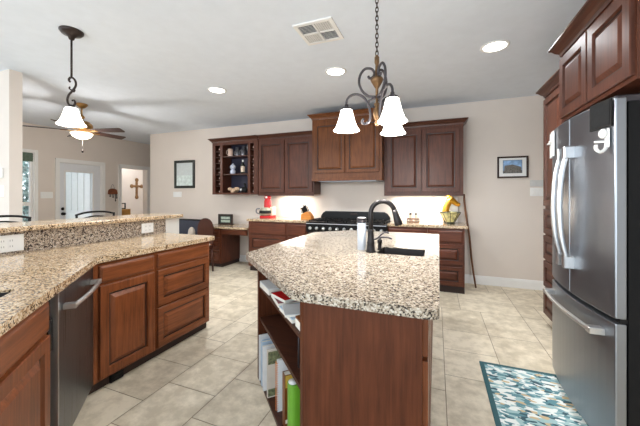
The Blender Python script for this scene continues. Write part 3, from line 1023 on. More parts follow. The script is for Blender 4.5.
gp = [(.03, .905), (.03, .96), (.07, 1.02), (.12, 1.05), (RW - .12, 1.05), (RW - .07, 1.02), (RW - .03, .96), (RW - .03, .905)]
mb = MB()
va = [mb.bm.verts.new((x, .555, z)) for x, z in gp]; vb = [mb.bm.verts.new((x, .597, z)) for x, z in gp]
mb.bm.faces.new(va); mb.bm.faces.new(list(reversed(vb)))
for i in range(len(gp)): mb.bm.faces.new([va[i], va[(i + 1) % len(gp)], vb[(i + 1) % len(gp)], vb[i]])
mb.build('back_guard', 'black', rg, bevel=.012, seg=2)
MB().rings(RW / 2 - .06, RW / 2 + .06, .985, 1.02, [(0, .556), (0, .552), (.01, .549)]).build('badge', 'bronze', rg)

# ------------------------------------------------------------------ upper cabinets
UY = 4.69
WZ0, WZ1 = 1.34, 2.36
wr = thing('wine_rack_cabinet', 'dark cherry open wall cabinet with shelves between two narrow wine racks', 'cabinet', (-4.065, UY, 0))
ww = 1.035
mb = MB()
mb.box(0, ww, .29, .31, WZ0, WZ1)
mb.box(0, .02, 0, .29, WZ0, WZ1).box(ww - .02, ww, 0, .29, WZ0, WZ1).box(.02, ww - .02, 0, .29, WZ0, WZ0 + .02).box(.02, ww - .02, 0, .29, WZ1 - .03, WZ1)
mb.box(.20, .22, 0.002, .29, WZ0 + .02, WZ1 - .03).box(.835, .855, .002, .29, WZ0 + .02, WZ1 - .03)
mb.build('carcass', 'up_z', wr)
mb = MB()
fz0, fz1 = WZ0 + .034, WZ1 - .075
mb.box(0, .07, -.02, 0, WZ0, WZ1).box(ww - .09, ww, -.02, 0, WZ0, WZ1)
mb.box(.07, ww - .09, -.02, 0, WZ0, fz0).box(.07, ww - .09, -.02, 0, fz1, WZ1)
mb.box(.185, .245, -.02, 0, fz0, fz1).box(.815, .87, -.02, 0, fz0, fz1)
mb.build('face_frame', 'up_z', wr, bevel=.002)
MB().box(.222, .833, .275, .289, WZ0 + .021, WZ1 - .031).build('back_panel', plain('navy_back', (44, 42, 62), 0.6), wr)
for zz in (1.735, 2.075): MB().box(.222, .833, .004, .274, zz - .018, zz).build('shelf', 'up_x', wr)
cols = ((.022, .198), (.857, ww - .022))
for c0, c1 in cols:
    for k in range(1, 8):
        zz = WZ0 + .055 + k * .112
        MB().box(c0, c1, .004, .286, zz - .010, zz).build('rack_shelf', 'up_x', wr)
crown(wr, 'up_x', [(0, .31), (0, -.02), (ww - .002, -.02)], WZ1 + .055)
M['bottle'] = plain('dark_bottle_glass', (24, 30, 26), 0.08)
M['foil'] = plain('bottle_foil', (190, 160, 150), 0.4, 0.1)
first = None
ordn = ['lowest', 'second from the bottom', 'third from the bottom', 'fourth from the bottom', 'fifth from the bottom', 'sixth from the bottom', 'seventh from the bottom', 'topmost']
for ci, (c0, c1) in enumerate(cols):
    for k in range(8):
        if (ci, k) in ((0, 4), (1, 6)): continue
        zz = WZ0 + .0555 + k * .112 if k else WZ0 + .0205
        cx = -4.065 + (c0 + c1) / 2 + (.03 if ci == 0 else -.02)
        lab = 'dark wine bottle lying %s in the %s wine rack column' % (ordn[k], ('left', 'right')[ci])
        if first is None:
            bt_ = thing('wine_bottle', lab, 'bottle', (cx, UY + .02, zz + .0385), 0, 'wine bottles lying in the wall rack')
            m2 = Matrix.Rotation(R(-90), 4, 'X')
            MB().lathe([(.0, .0), (.013, .0), (.014, .06), (.016, .08), (.036, .125), (.038, .15), (.038, .262), (.0, .265)], mtx=m2, seg=16).build('body', 'bottle', bt_)
            MB().lathe([(.0, -.004), (.0145, -.003), (.0155, .03), (.0155, .045)], mtx=m2, seg=16).build('foil_cap', 'foil', bt_)
            first = bt_
        else:
            dup(first, (cx, UY + .02, zz + .0385), lab)

def on_shelf(x): return -4.065 + x
M['mug'] = plain('pink_cream_glaze', (226, 196, 178), 0.3)
M['pewter_b'] = plain('pewter_grey', (120, 120, 126), 0.3, 0.6)
M['glaze_bw'] = plain('blue_white_glaze', (196, 202, 220), 0.25, var=0.25, scale=40)
M['cream'] = plain('cream_wax', (224, 206, 184), 0.5)
M['shell'] = plain('tan_shell', (196, 166, 138), 0.5, var=0.3, scale=40)
def mug(label, x, z, s, mat, y=.10):
    o = thing('mug', label, 'mug', (on_shelf(x), UY + y, z))
    MB().lathe([(.038 * s, 0), (.042 * s, .01 * s), (.042 * s, .13 * s), (.038 * s, .13 * s), (.036 * s, .02 * s), (0, .018 * s)], seg=18).build('body', mat, o)
    MB().tube(bez([(-.04 * s, 0, .11 * s), (-.075 * s, 0, .10 * s), (-.078 * s, 0, .05 * s), (-.04 * s, 0, .03 * s)], 5), .006 * s, 7).build('handle', mat, o)
mug('pink cream tankard on the upper shelf of the open cabinet', .335, 2.077, 1.15, 'mug')
mug('pewter stein standing second on the upper open shelf', .50, 2.076, .95, 'pewter_b')
mug('grey stein right of centre on the upper open shelf', .63, 2.076, 1.05, 'pewter_b')
for lab, x, y, s in (('clear goblet behind the pewter stein on the upper open shelf', .44, .18, 1.0), ('clear goblet behind the grey stein on the upper open shelf', .58, .2, 1.05), ('clear goblet near the cream candle on the upper open shelf', .72, .15, 1.1)):
    tag(MB().lathe([(.032 * s, 0), (.03 * s, .004), (.006, .012), (.005, .075 * s), (.03 * s, .10 * s), (.04 * s, .14 * s), (.034 * s, .19 * s), (.031 * s, .19 * s), (.036 * s, .14 * s), (.0, .10 * s)], seg=16).build('goblet', 'pewter_b', loc=(on_shelf(x), UY + y, 2.076)), lab, 'glass')
cd = thing('pillar_candle', 'tall cream candle at the right end of the upper open shelf', 'candle', (on_shelf(.785), UY + .10, 2.076))
MB().lathe([(.03, 0), (.032, .004), (.032, .165), (.026, .17), (0, .162)], seg=18).build('wax', 'cream', cd)
MB().cyl((0, 0, .16), (0, 0, .18), .0015, 6).build('wick', 'black_matte', cd)
jr = thing('ginger_jar', 'blue and white round jar on the middle shelf of the open cabinet', 'jar', (on_shelf(.40), UY + .09, 1.736))
MB().lathe([(.04, 0), (.05, .01), (.055, .04), (.048, .075), (.03, .09)], seg=20).build('base', 'glaze_bw', jr)
MB().ball((0, 0, .135), .055, 1, 1, .95, 18).lathe([(.012, .18), (.014, .2), (0, .21)], seg=12).build('globe', 'glaze_bw', jr)
bo = thing('liquor_bottle', 'dark bottle with a white label standing on the middle open shelf', 'bottle', (on_shelf(.63), UY + .09, 1.736))
MB().lathe([(.034, 0), (.038, .005), (.038, .15), (.034, .175), (.015, .205), (.014, .225)], seg=18).build('body', 'bottle', bo)
MB().lathe([(.0385, .03), (.0388, .032), (.0388, .14), (.0385, .142)], seg=18).build('label', 'cream', bo)
MB().lathe([(.016, .225), (.017, .23), (.017, .265), (.0, .268)], seg=14).build('cap', 'plate', bo)
tag(MB().lathe([(.03, 0), (.034, .005), (.034, .16), (.014, .21), (.013, .27), (0, .271)], seg=16).build('wine_bottle', 'bottle', loc=(on_shelf(.76), UY + .16, 1.736)), 'plain dark bottle in the right corner of the middle open shelf', 'bottle')
sc_ = MB(); rnd = random.Random(2)
for k in range(9):
    a = k * .75
    sc_.ball((.07 * math.cos(a) * (k % 3) / 1.5, .05 * math.sin(a), .042 + .022 * (k % 3)), .042, 1.1, .9, .9, 10)
tag(sc_.build('shell_cluster', 'shell', loc=(on_shelf(.44), UY + .08, 1.3605)), 'lumpy tan shell ornament on the bottom open shelf', 'ornament')
bd = thing('bird_figurine', 'black and white bird figurine on the bottom open shelf', 'figurine', (on_shelf(.665), UY + .08, 1.3605))
MB().ball((0, 0, .065), .072, 1.1, .7, .9, 14).tube(bez([(.02, 0, .09), (.03, 0, .14), (.01, 0, .18), (-.03, 0, .175)], 4), [.025, .022, .02, .02, .019, .02, .022, .023, .02, .014, .009, .006, .003], 8).build('body', 'black_matte', bd)
MB().ball((-.03, -.03, .07), .035, 1.3, .5, .8, 12).build('wing', 'plate', bd)
tag(MB().lathe([(.025, 0), (.028, .005), (.024, .09), (.03, .12), (.018, .13), (0, .13)], seg=14).build('cream_vase', 'cream', loc=(on_shelf(.79), UY + .07, 1.3605)), 'small cream vase at the right end of the bottom open shelf', 'vase')


def upper(label, x0, x1, z0, z1, y, depth, doors, mz, mx, path, top, name='wall_cabinet'):
    t = thing(name, label, 'cabinet', (x0, y, 0))
    w_ = x1 - x0
    MB().box(0, w_, 0, depth, z0, z1).build('carcass', mz, t)
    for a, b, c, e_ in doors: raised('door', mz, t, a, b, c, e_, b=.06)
    MB().box(0, w_, -.012, 0, z0 - .02, z0).build('light_rail', mx, t)
    crown(t, mx, path(w_, depth), top)
    return t
upper('dark cherry two-door wall cabinet between the open rack and the hood', -3.028, -1.93, WZ0, WZ1, UY, .31,
      [(.012, .535, WZ0 + .035, WZ1 - .06), (.55, 1.075, WZ0 + .035, WZ1 - .06)], 'up_z', 'up_x', lambda w_, d_: [(0, -.002), (w_ - .003, -.002)], WZ1 + .055)
upper('dark cherry two-door wall cabinet right of the hood above the glass bowl', -.752, .36, WZ0, WZ1, UY, .31,
      [(.045, .545, WZ0 + .035, WZ1 - .06), (.558, 1.065, WZ0 + .035, WZ1 - .06)], 'up_z', 'up_x', lambda w_, d_: [(.003, -.002), (w_, -.002), (w_, d_)], WZ1 + .055)
HY = 4.50
hd = thing('range_hood', 'tall brown wood range hood box with two panels above the range', 'range hood', (-1.885, HY, 0))
HW = 1.13
MB().box(0, HW, 0, .50, 1.60, 2.55).build('carcass', 'hood_z', hd)
MB().box(-.004, HW + .004, -.016, .50, 1.555, 1.60).build('valance', 'hood_z', hd, bevel=.004)
MB().box(.1, HW - .1, .05, .45, 1.548, 1.556).build('vent_insert', 'steel', hd)
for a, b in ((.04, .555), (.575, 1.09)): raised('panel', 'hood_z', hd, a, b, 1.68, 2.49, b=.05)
crown(hd, 'hood_z', [(0, .50), (0, 0), (HW, 0), (HW, .50)], 2.63, 1.05)

def cab_light(label, x, w_, power):
    t = thing('under_cabinet_light', label, 'light', (x, 4.86, WZ0 - .012))
    MB().box(-w_ / 2, w_ / 2, -.03, .03, 0, .012).build('housing', 'plate', t)
    MB().box(-w_ / 2 + .01, w_ / 2 - .01, -.02, .02, -.004, 0).build('diffuser', 'led', t)
    area('lamp', (0, 0, -.01), (0, 0, 0), w_, .05, power, (1, .96, .88), t)
cab_light('slim light strip under the wall cabinet above the coffee maker', -2.42, .5, 5.5)
cab_light('slim light strip under the wall cabinet above the glass bowl', -.2, .8, 6.5)

# ------------------------------------------------------------------ right side: fridge, pantry
fg = thing('refrigerator', 'stainless steel french door refrigerator with a bottom freezer drawer', 'refrigerator', (.852, 2.69, 0), R(-90))
FW = .84
MB().box(.004, FW - .004, .0, .70, .03, 1.775).build('body', 'fridge_side', fg)
def arcy(x): return -.050 - .038 * (1 - ((x - FW / 2) / (FW / 2)) ** 2)
def arc_panel(x0, x1, z0, z1, name, mat):
    k = 14
    xs = [x0 + (x1 - x0) * i / k for i in range(k + 1)]
    poly = [(x, arcy(x)) for x in xs] + [(x1, -.006), (x0, -.006)]
    return MB().prism(poly, z0, z1).build(name, mat, fg, bevel=.006, seg=2)
arc_panel(.002, FW / 2 - .003, .735, 1.80, 'door', 'steel')
arc_panel(FW / 2 + .003, FW - .002, .735, 1.80, 'door', 'steel')
arc_panel(.002, FW - .002, .07, .712, 'freezer_drawer', 'steel')
MB().box(.01, FW - .01, -.03, .0, .712, .735).build('gasket', 'black_matte', fg)
MB().box(.02, FW - .02, -.02, .4, .02, .068).build('grille', 'black_matte', fg)
for xx in (.05, FW - .05): MB().lathe([(.025, 0), (.025, .028), (.0, .03)], (xx, -.01, 0), 12).lathe([(.025, 0), (.025, .028), (.0, .03)], (xx, .6, 0), 12).build('foot', 'black_matte', fg)
for hx in (.02, .73): MB().box(hx, hx + .09, -.04, .10, 1.776, 1.815).build('hinge_cover', 'pewter', fg, bevel=.006)
for xc in (.372, .468):
    mb = MB()
    yb = arcy(xc)
    mb.tube(bez([(xc, yb - .030, 1.585), (xc, yb - .056, 1.45), (xc, yb - .066, 1.26), (xc, yb - .056, 1.07), (xc, yb - .030, .935)], 7), .0155, 12)
    for zz in (1.55, .89): mb.box(xc - .021, xc + .021, yb - .050, yb + .006, zz, zz + .072)
    mb.build('handle', 'steel_lt', fg, bevel=.004)
mb = MB()
mb.tube(bez([(x, arcy(x) - .05, .640) for x in (.09, .25, FW / 2, FW - .25, FW - .09)], 7), .0125, 12)
for x in (.09, FW - .09): mb.box(x - .022, x + .022, arcy(x) - .062, arcy(x) + .006, .622, .658)
mb.build('handle', 'steel_lt', fg, bevel=.004)
ds = MB()
x0, x1 = .06, .235
for k in range(6):
    a, b = x0 + (x1 - x0) * k / 6, x0 + (x1 - x0) * (k + 1) / 6
    ds.prism([(a, arcy(a) - .004), (b, arcy(b) - .004), (b, arcy(b) + .004), (a, arcy(a) + .004)], 1.05, 1.29)
ds.build('dispenser_recess', 'black', fg)
ds = MB()
for k in range(6):
    a, b = x0 + (x1 - x0) * k / 6, x0 + (x1 - x0) * (k + 1) / 6
    ds.prism([(a, arcy(a) - .006), (b, arcy(b) - .006), (b, arcy(b) + .004), (a, arcy(a) + .004)], 1.29, 1.43)
ds.build('dispenser_panel', 'steel_lt', fg)

def fr_pt(x, off=0.0):      # point on the curved fridge front, world
    return (.852 + arcy(x) - off, 2.69 - x)
def fr_ang(x):
    e_ = .01
    s_ = (arcy(x + e_) - arcy(x - e_)) / (2 * e_)
    return R(-90) + math.atan(s_)
def on_fridge(name, label, cat, x, z):
    p = fr_pt(x, .004)
    return thing(name, label, cat, (p[0], p[1], z), fr_ang(x))
np_ = on_fridge('notepad', 'black magnetic notepad high on the near fridge door', 'notepad', .752, 1.668)
MB().box(-.08, .08, -.006, 0, 0, .135).build('backing', 'black_matte', np_)
M['chalk'] = plain('charcoal_sheet', (30, 31, 32), 0.8, var=0.3, scale=60, spec=.2)
MB().box(-.07, .07, -.008, -.006, .01, .125).build('sheet', 'chalk', np_)
hk = on_fridge('magnetic_hook', 'white magnetic hook hanging below the black notepad', 'hook', .800, 1.545)
MB().box(-.016, .016, -.008, 0, .02, .115).build('backplate', 'plate', hk, bevel=.004)
m2 = Matrix.Translation((-.012, -.008, .092)) @ Matrix.Rotation(R(90), 4, 'X')
MB().lathe([(.024, 0), (.024, .01), (.018, .016), (0, .017)], mtx=m2, seg=18).build('knob', 'plate', hk)
MB().tube(bez([(0, -.006, .05), (0, -.012, .015), (0, -.032, .0), (0, -.05, .012), (0, -.052, .035)], 5), .008, 8).build('hook_arm', 'plate', hk)
MB().tube([(-.045, -.03, .055), (.0, -.010, .05)], .006, 8).build('cross_pin', 'plate', hk)
for lab, x, z0, h_, mt in (('grey magnetic clip at the top of the far fridge door', .034, 1.60, .18, 'plate_grey'), ('white magnetic clip beside the grey clip on the far fridge door', .105, 1.605, .18, 'plate')):
    o = on_fridge('magnetic_clip', lab, 'clip', x, z0)
    MB().box(-.028, .028, -.012, 0, 0, h_).build('body', mt, o, bevel=.003)
    MB().box(-.02, .02, -.03, -.012, h_ * .55, h_ * .62).build('lever', mt, o, bevel=.003)

fu = thing('wall_cabinet', 'dark cherry two-door cabinet above the refrigerator', 'cabinet', (.85, 2.655, 0), R(-90))
FZ0, FZ1 = 1.86, 2.335
MB().box(0, .87, 0, .85, FZ0, FZ1).build('carcass', 'up_z', fu)
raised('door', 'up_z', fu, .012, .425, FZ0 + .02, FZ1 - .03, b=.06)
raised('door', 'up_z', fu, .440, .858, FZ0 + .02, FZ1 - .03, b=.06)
crown(fu, 'up_x', [(0, .85), (0, 0), (.87, 0), (.87, .85)], 2.415, 1.1)
pn = thing('pantry_cabinet', 'tall dark cherry pantry cabinet beyond the refrigerator', 'cabinet', (1.05, 3.72, 0), R(-90))
PWd = 1.0
MB().box(0, PWd, 0, .68, .10, FZ1).build('carcass', 'up_z', pn)
MB().box(0, PWd, .07, .68, 0, .10).build('toe_kick', 'toe', pn)
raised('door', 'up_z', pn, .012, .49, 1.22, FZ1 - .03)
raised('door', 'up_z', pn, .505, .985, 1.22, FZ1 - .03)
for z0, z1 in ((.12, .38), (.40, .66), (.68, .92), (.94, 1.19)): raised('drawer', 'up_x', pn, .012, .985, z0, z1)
crown(pn, 'up_x', [(0, .68), (0, 0), (PWd, 0)], 2.415, 1.1)

rgm = thing('rug', 'teal and white leaf patterned mat on the tiles before the refrigerator', 'rug', (.32, 1.62, 0))
MB().box(.03, .49, .03, 1.03, .0, .009).build('field', 'rug', rgm)
MB().prism([(0, 0), (.515, 0), (.515, 1.06), (0, 1.06)], .0, .010, [(.03, .03), (.49, .03), (.49, 1.03), (.03, 1.03)]).build('border', 'teal', rgm)

# ------------------------------------------------------------------ things on the back wall
def frame(label, cat, name, x0, x1, z0, z1, bw, mat, loc_y=WB):
    t = thing(name, label, cat, ((x0 + x1) / 2, loc_y, (z0 + z1) / 2))
    w_, h_ = (x1 - x0) / 2, (z1 - z0) / 2
    mb = MB().sweep([(0, -.0), (0, .028), (-bw * .3, .032), (-bw, .02), (-bw, .0)], [(-w_, -h_), (w_, -h_), (w_, h_), (-w_, h_)], closed=True)
    for v in mb.bm.verts: v.co = Vector((v.co.x, -v.co.z, v.co.y))
    mb.build('frame', mat, t)
    return t, w_ - bw, h_ - bw
M['frame_dark'] = wood('frame_dark_wood', (34, 24, 20), (62, 42, 34), 'x')
M['frame_black'] = plain('frame_black_green', (34, 40, 36), 0.4, var=0.3)
t, a, b = frame('upright dark framed print on the wall left of the open wine cabinet', 'picture', 'framed_picture', -5.40, -4.83, 1.48, 2.085, .055, 'frame_black')
MB().box(-a, a, -.010, -.004, -b, b).build('print', plain('pale_print', (196, 204, 204), 0.25, var=0.05, scale=20), t)  # flat pale pane, with a greener band over its lower half
MB().box(-a, a, -.0115, -.010, -b, -b * .1).build('print_lower', plain('pale_green_print', (206, 218, 214), 0.25, var=0.16, scale=14), t)
t, a, b = frame('dark framed picture of a building under blue sky on the back wall', 'picture', 'framed_picture', .832, 1.214, 1.577, 1.886, .022, 'frame_dark')
MB().box(-a, a, -.008, -.003, -b, b).build('mat_board', 'plate', t)
MB().box(-a + .05, a - .05, -.010, -.008, -b + .045, b - .03).build('picture_border', plain('slate_border', (60, 76, 96), 0.4), t)
MB().box(-a + .055, a - .055, -.011, -.010, -b + .05, b - .035).build('picture_sky', plain('sky_print', (138, 172, 210), 0.4, var=0.35, scale=18), t)
mb = MB()
mb.box(-a + .055, a - .055, -.012, -.011, -b + .05, -b + .085)
mb.prism([(-a + .065, 0), (a - .06, 0), (a - .065, .05), (-.0, .085), (-a + .07, .07)], 0, .001)
for v in list(mb.bm.verts)[8:]: v.co = Vector((v.co.x, -.0115 - v.co.z, v.co.y - b + .085))
mb.build('picture_building', plain('stone_print', (110, 106, 100), 0.4, var=0.4, scale=60), t)

outlet('white triple switch plate under the upright framed print', (-5.33, WB, 1.345), 0, 3, 'switch', w=.24, h=.115, name='wall_switch')
outlet('grey upper cover plate right of the building picture', (1.325, WB, 1.495), 0, 3, 'switch', w=.175, h=.09, mat='plate_grey', name='wall_switch')
outlet('white lower switch plate right of the building picture', (1.325, WB, 1.375), 0, 3, 'switch', w=.175, h=.12, name='wall_switch')
outlet('white four-gang switch plate between the window and the back door', (WL, 3.665, 1.33), FR, 4, 'switch', w=.21, h=.13, name='wall_switch')
outlet('white switch plate below the thermostat on the dining wall', (-4.60, 1.845, 1.375), 0, 2, 'switch', w=.15, h=.125, name='wall_switch')
th_ = thing('thermostat', 'small white thermostat box on the end of the dining wall', 'thermostat', (-4.59, 1.845, 1.58))
MB().box(-.065, .065, -.025, 0, -.055, .055).build('case', 'plate', th_, bevel=.008, seg=2)
MB().box(-.035, .035, -.027, -.025, -.01, .035).build('display', 'slot', th_)

# key plaque and cross
kp = thing('key_plaque', 'brown wooden plaque with keys hanging beside the back door', 'plaque', (WL, 4.99, 1.40), FR)
mb = MB().prism(rounded([(-.12, -.05), (.12, -.05), (.10, .06), (.03, .09), (-.03, .09), (-.10, .06)], .03, 4), 0, .02)
for v in mb.bm.verts: v.co = Vector((v.co.x, -v.co.z - .002, v.co.y))
mb.build('board', plain('plaque_brown', (120, 66, 40), 0.5, var=0.3), kp)
MB().tube(bez([(-.05, -.012, .085), (0, -.012, .19), (.05, -.012, .085)], 6), .004, 6).build('cord', 'pewter', kp)
mb = MB()
for x, l_ in ((-.07, .05), (.0, .07), (.06, .16), (.09, .09)): mb.tube([(x, -.02, -.04), (x, -.026, -.04 - l_)], .008, 6).ball((x, -.026, -.05 - l_), .018, 1, .5, 1, 8)
mb.build('keys', 'black_matte', kp)
cr = thing('wall_cross', 'brown ornate cross on the far wall of the next room', 'cross', (-9.08, 6.90, 1.55), FR)
M['cross'] = plain('aged_bronze_wood', (128, 92, 54), 0.5, var=0.4, scale=30)
MB().box(-.04, .04, -.02, 0, -.27, .25).box(-.18, .18, -.02, 0, .03, .10).build('bars', 'cross', cr, bevel=.006)
mb = MB()
for x, z in ((-.17, .065), (.17, .065), (0, .27), (0, -.29), (0, .065)): mb.ball((x, -.015, z), .065, 1, .35, 1, 12)
mb.build('rosettes', 'cross', cr)

# ------------------------------------------------------------------ counter things
cm = thing('coffee_maker', 'red coffee maker with a glass carafe on the back counter', 'coffee maker', (-2.865, 4.72, .915))
MB().prism(rounded([(-.11, -.11), (.13, -.11), (.13, .13), (-.11, .13)], .06, 5), 0, .045).build('base', 'red', cm, bevel=.008, seg=2)
MB().lathe([(.07, .045), (.10, .055), (.115, .09), (.105, .15), (.07, .185), (.072, .19), (.0, .19)], (-.02, -.02, 0), 24).build('carafe', plain('smoked_glass_band', (166, 162, 140), 0.1, var=0.35, scale=14), cm)
MB().lathe([(.1165, .085), (.1175, .09), (.111, .135), (.109, .138)], (-.02, -.02, 0), 24).build('carafe_band', 'black_matte', cm)
MB().tube(bez([(-.12, -.05, .17), (-.175, -.07, .16), (-.18, -.07, .10), (-.125, -.05, .07)], 6), .012, 8).build('carafe_handle', 'pewter_b', cm)
MB().box(.06, .12, -.02, .12, .045, .20).build('column', 'cream', cm, bevel=.01)
MB().lathe([(.07, .18), (.068, .20), (.064, .31), (.05, .33), (.05, .335)], (0, .02, 0), 20).build('tower', 'red', cm)
MB().lathe([(.048, .335), (.06, .35), (.062, .38), (.045, .41), (0, .42)], (0, .02, 0), 20).build('lid', 'red', cm)
MB().ball((.005, -.04, .375), .022, 1, .5, 1, 12).build('badge', 'plate', cm)

kb = thing('knife_block', 'orange wood knife block full of black handled knives by the range', 'knife block', (-2.07, 4.70, .915), R(-6))
M['block'] = wood('orange_wood', (176, 100, 36), (220, 150, 74), 'x')
mb = MB()
prof = [(-.085, 0), (.11, 0), (.11, .05), (.04, .135), (-.085, .085)]
va = [mb.bm.verts.new((x, -.06, z)) for x, z in prof]; vb = [mb.bm.verts.new((x, .06, z)) for x, z in prof]
mb.bm.faces.new(va); mb.bm.faces.new(list(reversed(vb)))
for i in range(5): mb.bm.faces.new([va[i], va[(i + 1) % 5], vb[(i + 1) % 5], vb[i]])
mb.build('block', 'block', kb, bevel=.004)
rnd = random.Random(4)
for i, x in enumerate((-.07, -.038, -.006, .022)):
    for j, y in enumerate((-.04, .0, .04)):
        l_ = rnd.uniform(.09, .135)
        zb = .088 + (x + .085) * .4
        nm = thing('knife', 'black handled knife in the orange block, %s row from the range, %s' % (('fourth', 'third', 'second', 'first')[i], ('nearest the counter edge', 'in the middle', 'nearest the wall')[j]), 'knife', (0, 0, 0), 0, 'knives in the orange block')
        nm.location = kb.location; nm.rotation_euler = kb.rotation_euler
        p0 = Vector((x, y, zb)); dv = Vector((-.42, 0, 1)).normalized()
        MB().tube([p0 - dv * .012 + dv * .016, p0 + dv * .03, p0 + dv * l_ * .7, p0 + dv * (l_ + .01)], [.0065, .0075, .007, .008], 8).build('grip', 'black_matte', nm)
        MB().tube([p0 + dv * (l_ + .01), p0 + dv * (l_ + .016)], .008, 8).build('pommel', 'steel_lt', nm)

ty = tag(MB().prism(rounded([(-.09, -.04), (.09, -.04), (.09, .04), (-.09, .04)], .012), 0, .016).prism(rounded([(-.09, -.04), (.09, -.04), (.09, .04), (-.09, .04)], .012), .045, .062, rounded([(-.082, -.032), (.082, -.032), (.082, .032), (-.082, .032)], .012)).box(-.088, -.080, -.006, .006, .016, .045).box(.080, .088, -.006, .006, .016, .045).build('shaker_caddy', plain('caddy_brown', (110, 76, 54), 0.5), loc=(-.325, 4.75, .915)), 'small brown caddy holding two shakers on the right counter', 'caddy')
for lab, x in (('glass shaker with dark lid at the left of the small caddy', -.365), ('glass shaker with dark lid at the right of the small caddy', -.285)):
    s_ = thing('shaker', lab, 'shaker', (x, 4.75, .931), 0, 'shakers in the small caddy')
    MB().lathe([(.022, 0), (.024, .004), (.022, .09), (.018, .10)], seg=16).build('jar', 'cream', s_)
    MB().lathe([(.020, .10), (.021, .103), (.019, .125), (0, .13)], seg=16).build('lid', 'black_metal', s_)

# tiffany style bowl, golden horse head, sheet
bw = thing('glass_bowl', 'eight-sided green and amber glass bowl on the right counter', 'bowl', (.187, 4.70, .915))
M['amber_glass'] = plain('amber_green_glass', (206, 198, 140), 0.15, var=0.4, scale=22)
M['lead'] = plain('lead_came', (52, 56, 44), 0.4, 0.6)
mb = MB().lathe([(.062, .03), (.14, .165), (.134, .165), (.058, .036), (0, .036)], seg=8, smooth=False)
mb.build('panels', 'amber_glass', bw)
mb = MB()
for k in range(8):
    a, a2 = 2 * PI * k / 8, 2 * PI * (k + 1) / 8
    mb.tube([(.063 * math.cos(a), .063 * math.sin(a), .03), (.142 * math.cos(a), .142 * math.sin(a), .166)], .004, 6)
    mb.tube([(.141 * math.cos(a), .141 * math.sin(a), .166), (.141 * math.cos(a2), .141 * math.sin(a2), .166)], .006, 6)
mb.build('leading', 'lead', bw)
MB().lathe([(.06, 0), (.062, .004), (.055, .03), (0, .03)], seg=8, smooth=False).build('foot', 'lead', bw)
hh = thing('horse_figurine', 'golden horse head sculpture rising behind the glass bowl', 'figurine', (.165, 4.895, .915))
M['gold'] = plain('golden_glaze', (196, 140, 34), 0.3, 0.35, var=0.35, scale=26)
MB().prism(rounded([(-.06, -.045), (.07, -.045), (.07, .045), (-.06, .045)], .02), 0, .03).build('plinth', 'lead', hh)
mb = MB()
mb.tube(bez([(-.01, 0, .03), (-.035, 0, .12), (-.025, 0, .22), (.015, 0, .31), (.055, 0, .345)], 6), [.055 - .0005 * k for k in range(25)], 14)
mb.tube(bez([(.03, 0, .355), (.07, 0, .325), (.12, 0, .285), (.165, 0, .265)], 6), [.05, .05, .049, .048, .047, .046, .045, .043, .041, .039, .037, .035, .033, .032, .031, .031, .031, .03, .024], 14)
mb.build('head', 'gold', hh)
for y in (-.022, .022): MB().tube([(.02, y, .385), (.025, y, .42), (.04, y, .445)], [.016, .013, .002], 8).build('ear', 'gold', hh)
mb = MB()
for k in range(7):
    t_ = k / 6
    mb.ball((-.06 + .06 * t_ * t_, 0, .12 + .26 * t_), .022, .9, .6, 1.2, 8)
mb.build('mane', 'gold', hh)
fs = thing('paper_sheet', 'white framed sheet leaning on the wall behind the golden horse', 'picture', (.145, 4.955, .9165))
MB().box(-.165, .165, 0, .006, 0, .385).build('sheet', plain('white_sheet', (240, 240, 238), 0.5, var=0.01), fs)
mb = MB()
mb.box(-.165, .165, -.003, 0, .378, .385).box(-.165, -.160, -.003, 0, 0, .378).box(.160, .165, -.003, 0, 0, .378)
mb.build('edging', 'plate_grey', fs)
MB().box(.04, .13, -.001, 0, .12, .13).box(.04, .14, -.001, 0, .10, .107).build('printing', 'slot', fs)
fs.rotation_euler = (R(-4), 0, 0)

ws = MB().tube(bez([(.385, 4.93, 1.345), (.40, 4.92, 1.15), (.425, 4.90, .95), (.455, 4.87, .70), (.475, 4.85, .45), (.50, 4.82, .22), (.53, 4.79, .004)], 5), [k * 1.25 for k in (.011, .0115, .012, .0122, .0115, .012, .0125, .012, .012, .0118, .0115, .012, .0118, .0115, .011, .0115, .012, .011, .0108, .0105, .011, .0105, .0105, .01, .0098, .010, .0098, .0095, .0095, .009, .009)], 8)
M['stick_wood'] = wood('stick_brown', (44, 28, 20), (134, 84, 46), 'z', scale=.5)
tag(ws.build('walking_stick', 'stick_wood'), 'crooked wooden walking stick leaning beside the right drawer cabinet', 'walking stick')

# ------------------------------------------------------------------ bar stools behind the bar
bs = thing('bar_stool', 'black arched bar stool back showing above the bar before the back door', 'bar stool', (-3.52, 2.32, 0), FR, 'bar stools behind the raised bar')
MB().prism(rounded([(-.20, -.19), (.20, -.19), (.20, .19), (-.20, .19)], .06), .72, .755).build('seat', 'black_matte', bs, bevel=.008)
mb = MB()
mb.tube(bez([(-.215, -.20, 1.105), (-.12, -.21, 1.128), (0, -.215, 1.135), (.12, -.21, 1.128), (.215, -.20, 1.105)], 6), .011, 8)
mb.build('top_rail', 'black_matte', bs)
MB().tube(bez([(-.205, -.20, 1.05), (0, -.215, 1.085), (.205, -.20, 1.05)], 6), .008, 8).build('back_slat', 'black_matte', bs)
for sx in (-1, 1):
    MB().tube([(sx * .19, -.19, .755), (sx * .205, -.20, 1.105)], .012, 8).build('back_post', 'black_matte', bs)
    for sy in (-1, 1): MB().tube([(sx * .17, sy * .16, .72), (sx * .21, sy * .2, 0)], [.018, .014], 8).build('leg', 'black_matte', bs)
mb = MB()
for sy in (-1, 1): mb.cyl((-.19, sy * .18, .3), (.19, sy * .18, .3), .009, 8)
for sx in (-1, 1): mb.cyl((sx * .19, -.18, .36), (sx * .19, .18, .36), .009, 8)
mb.build('stretcher', 'black_matte', bs)
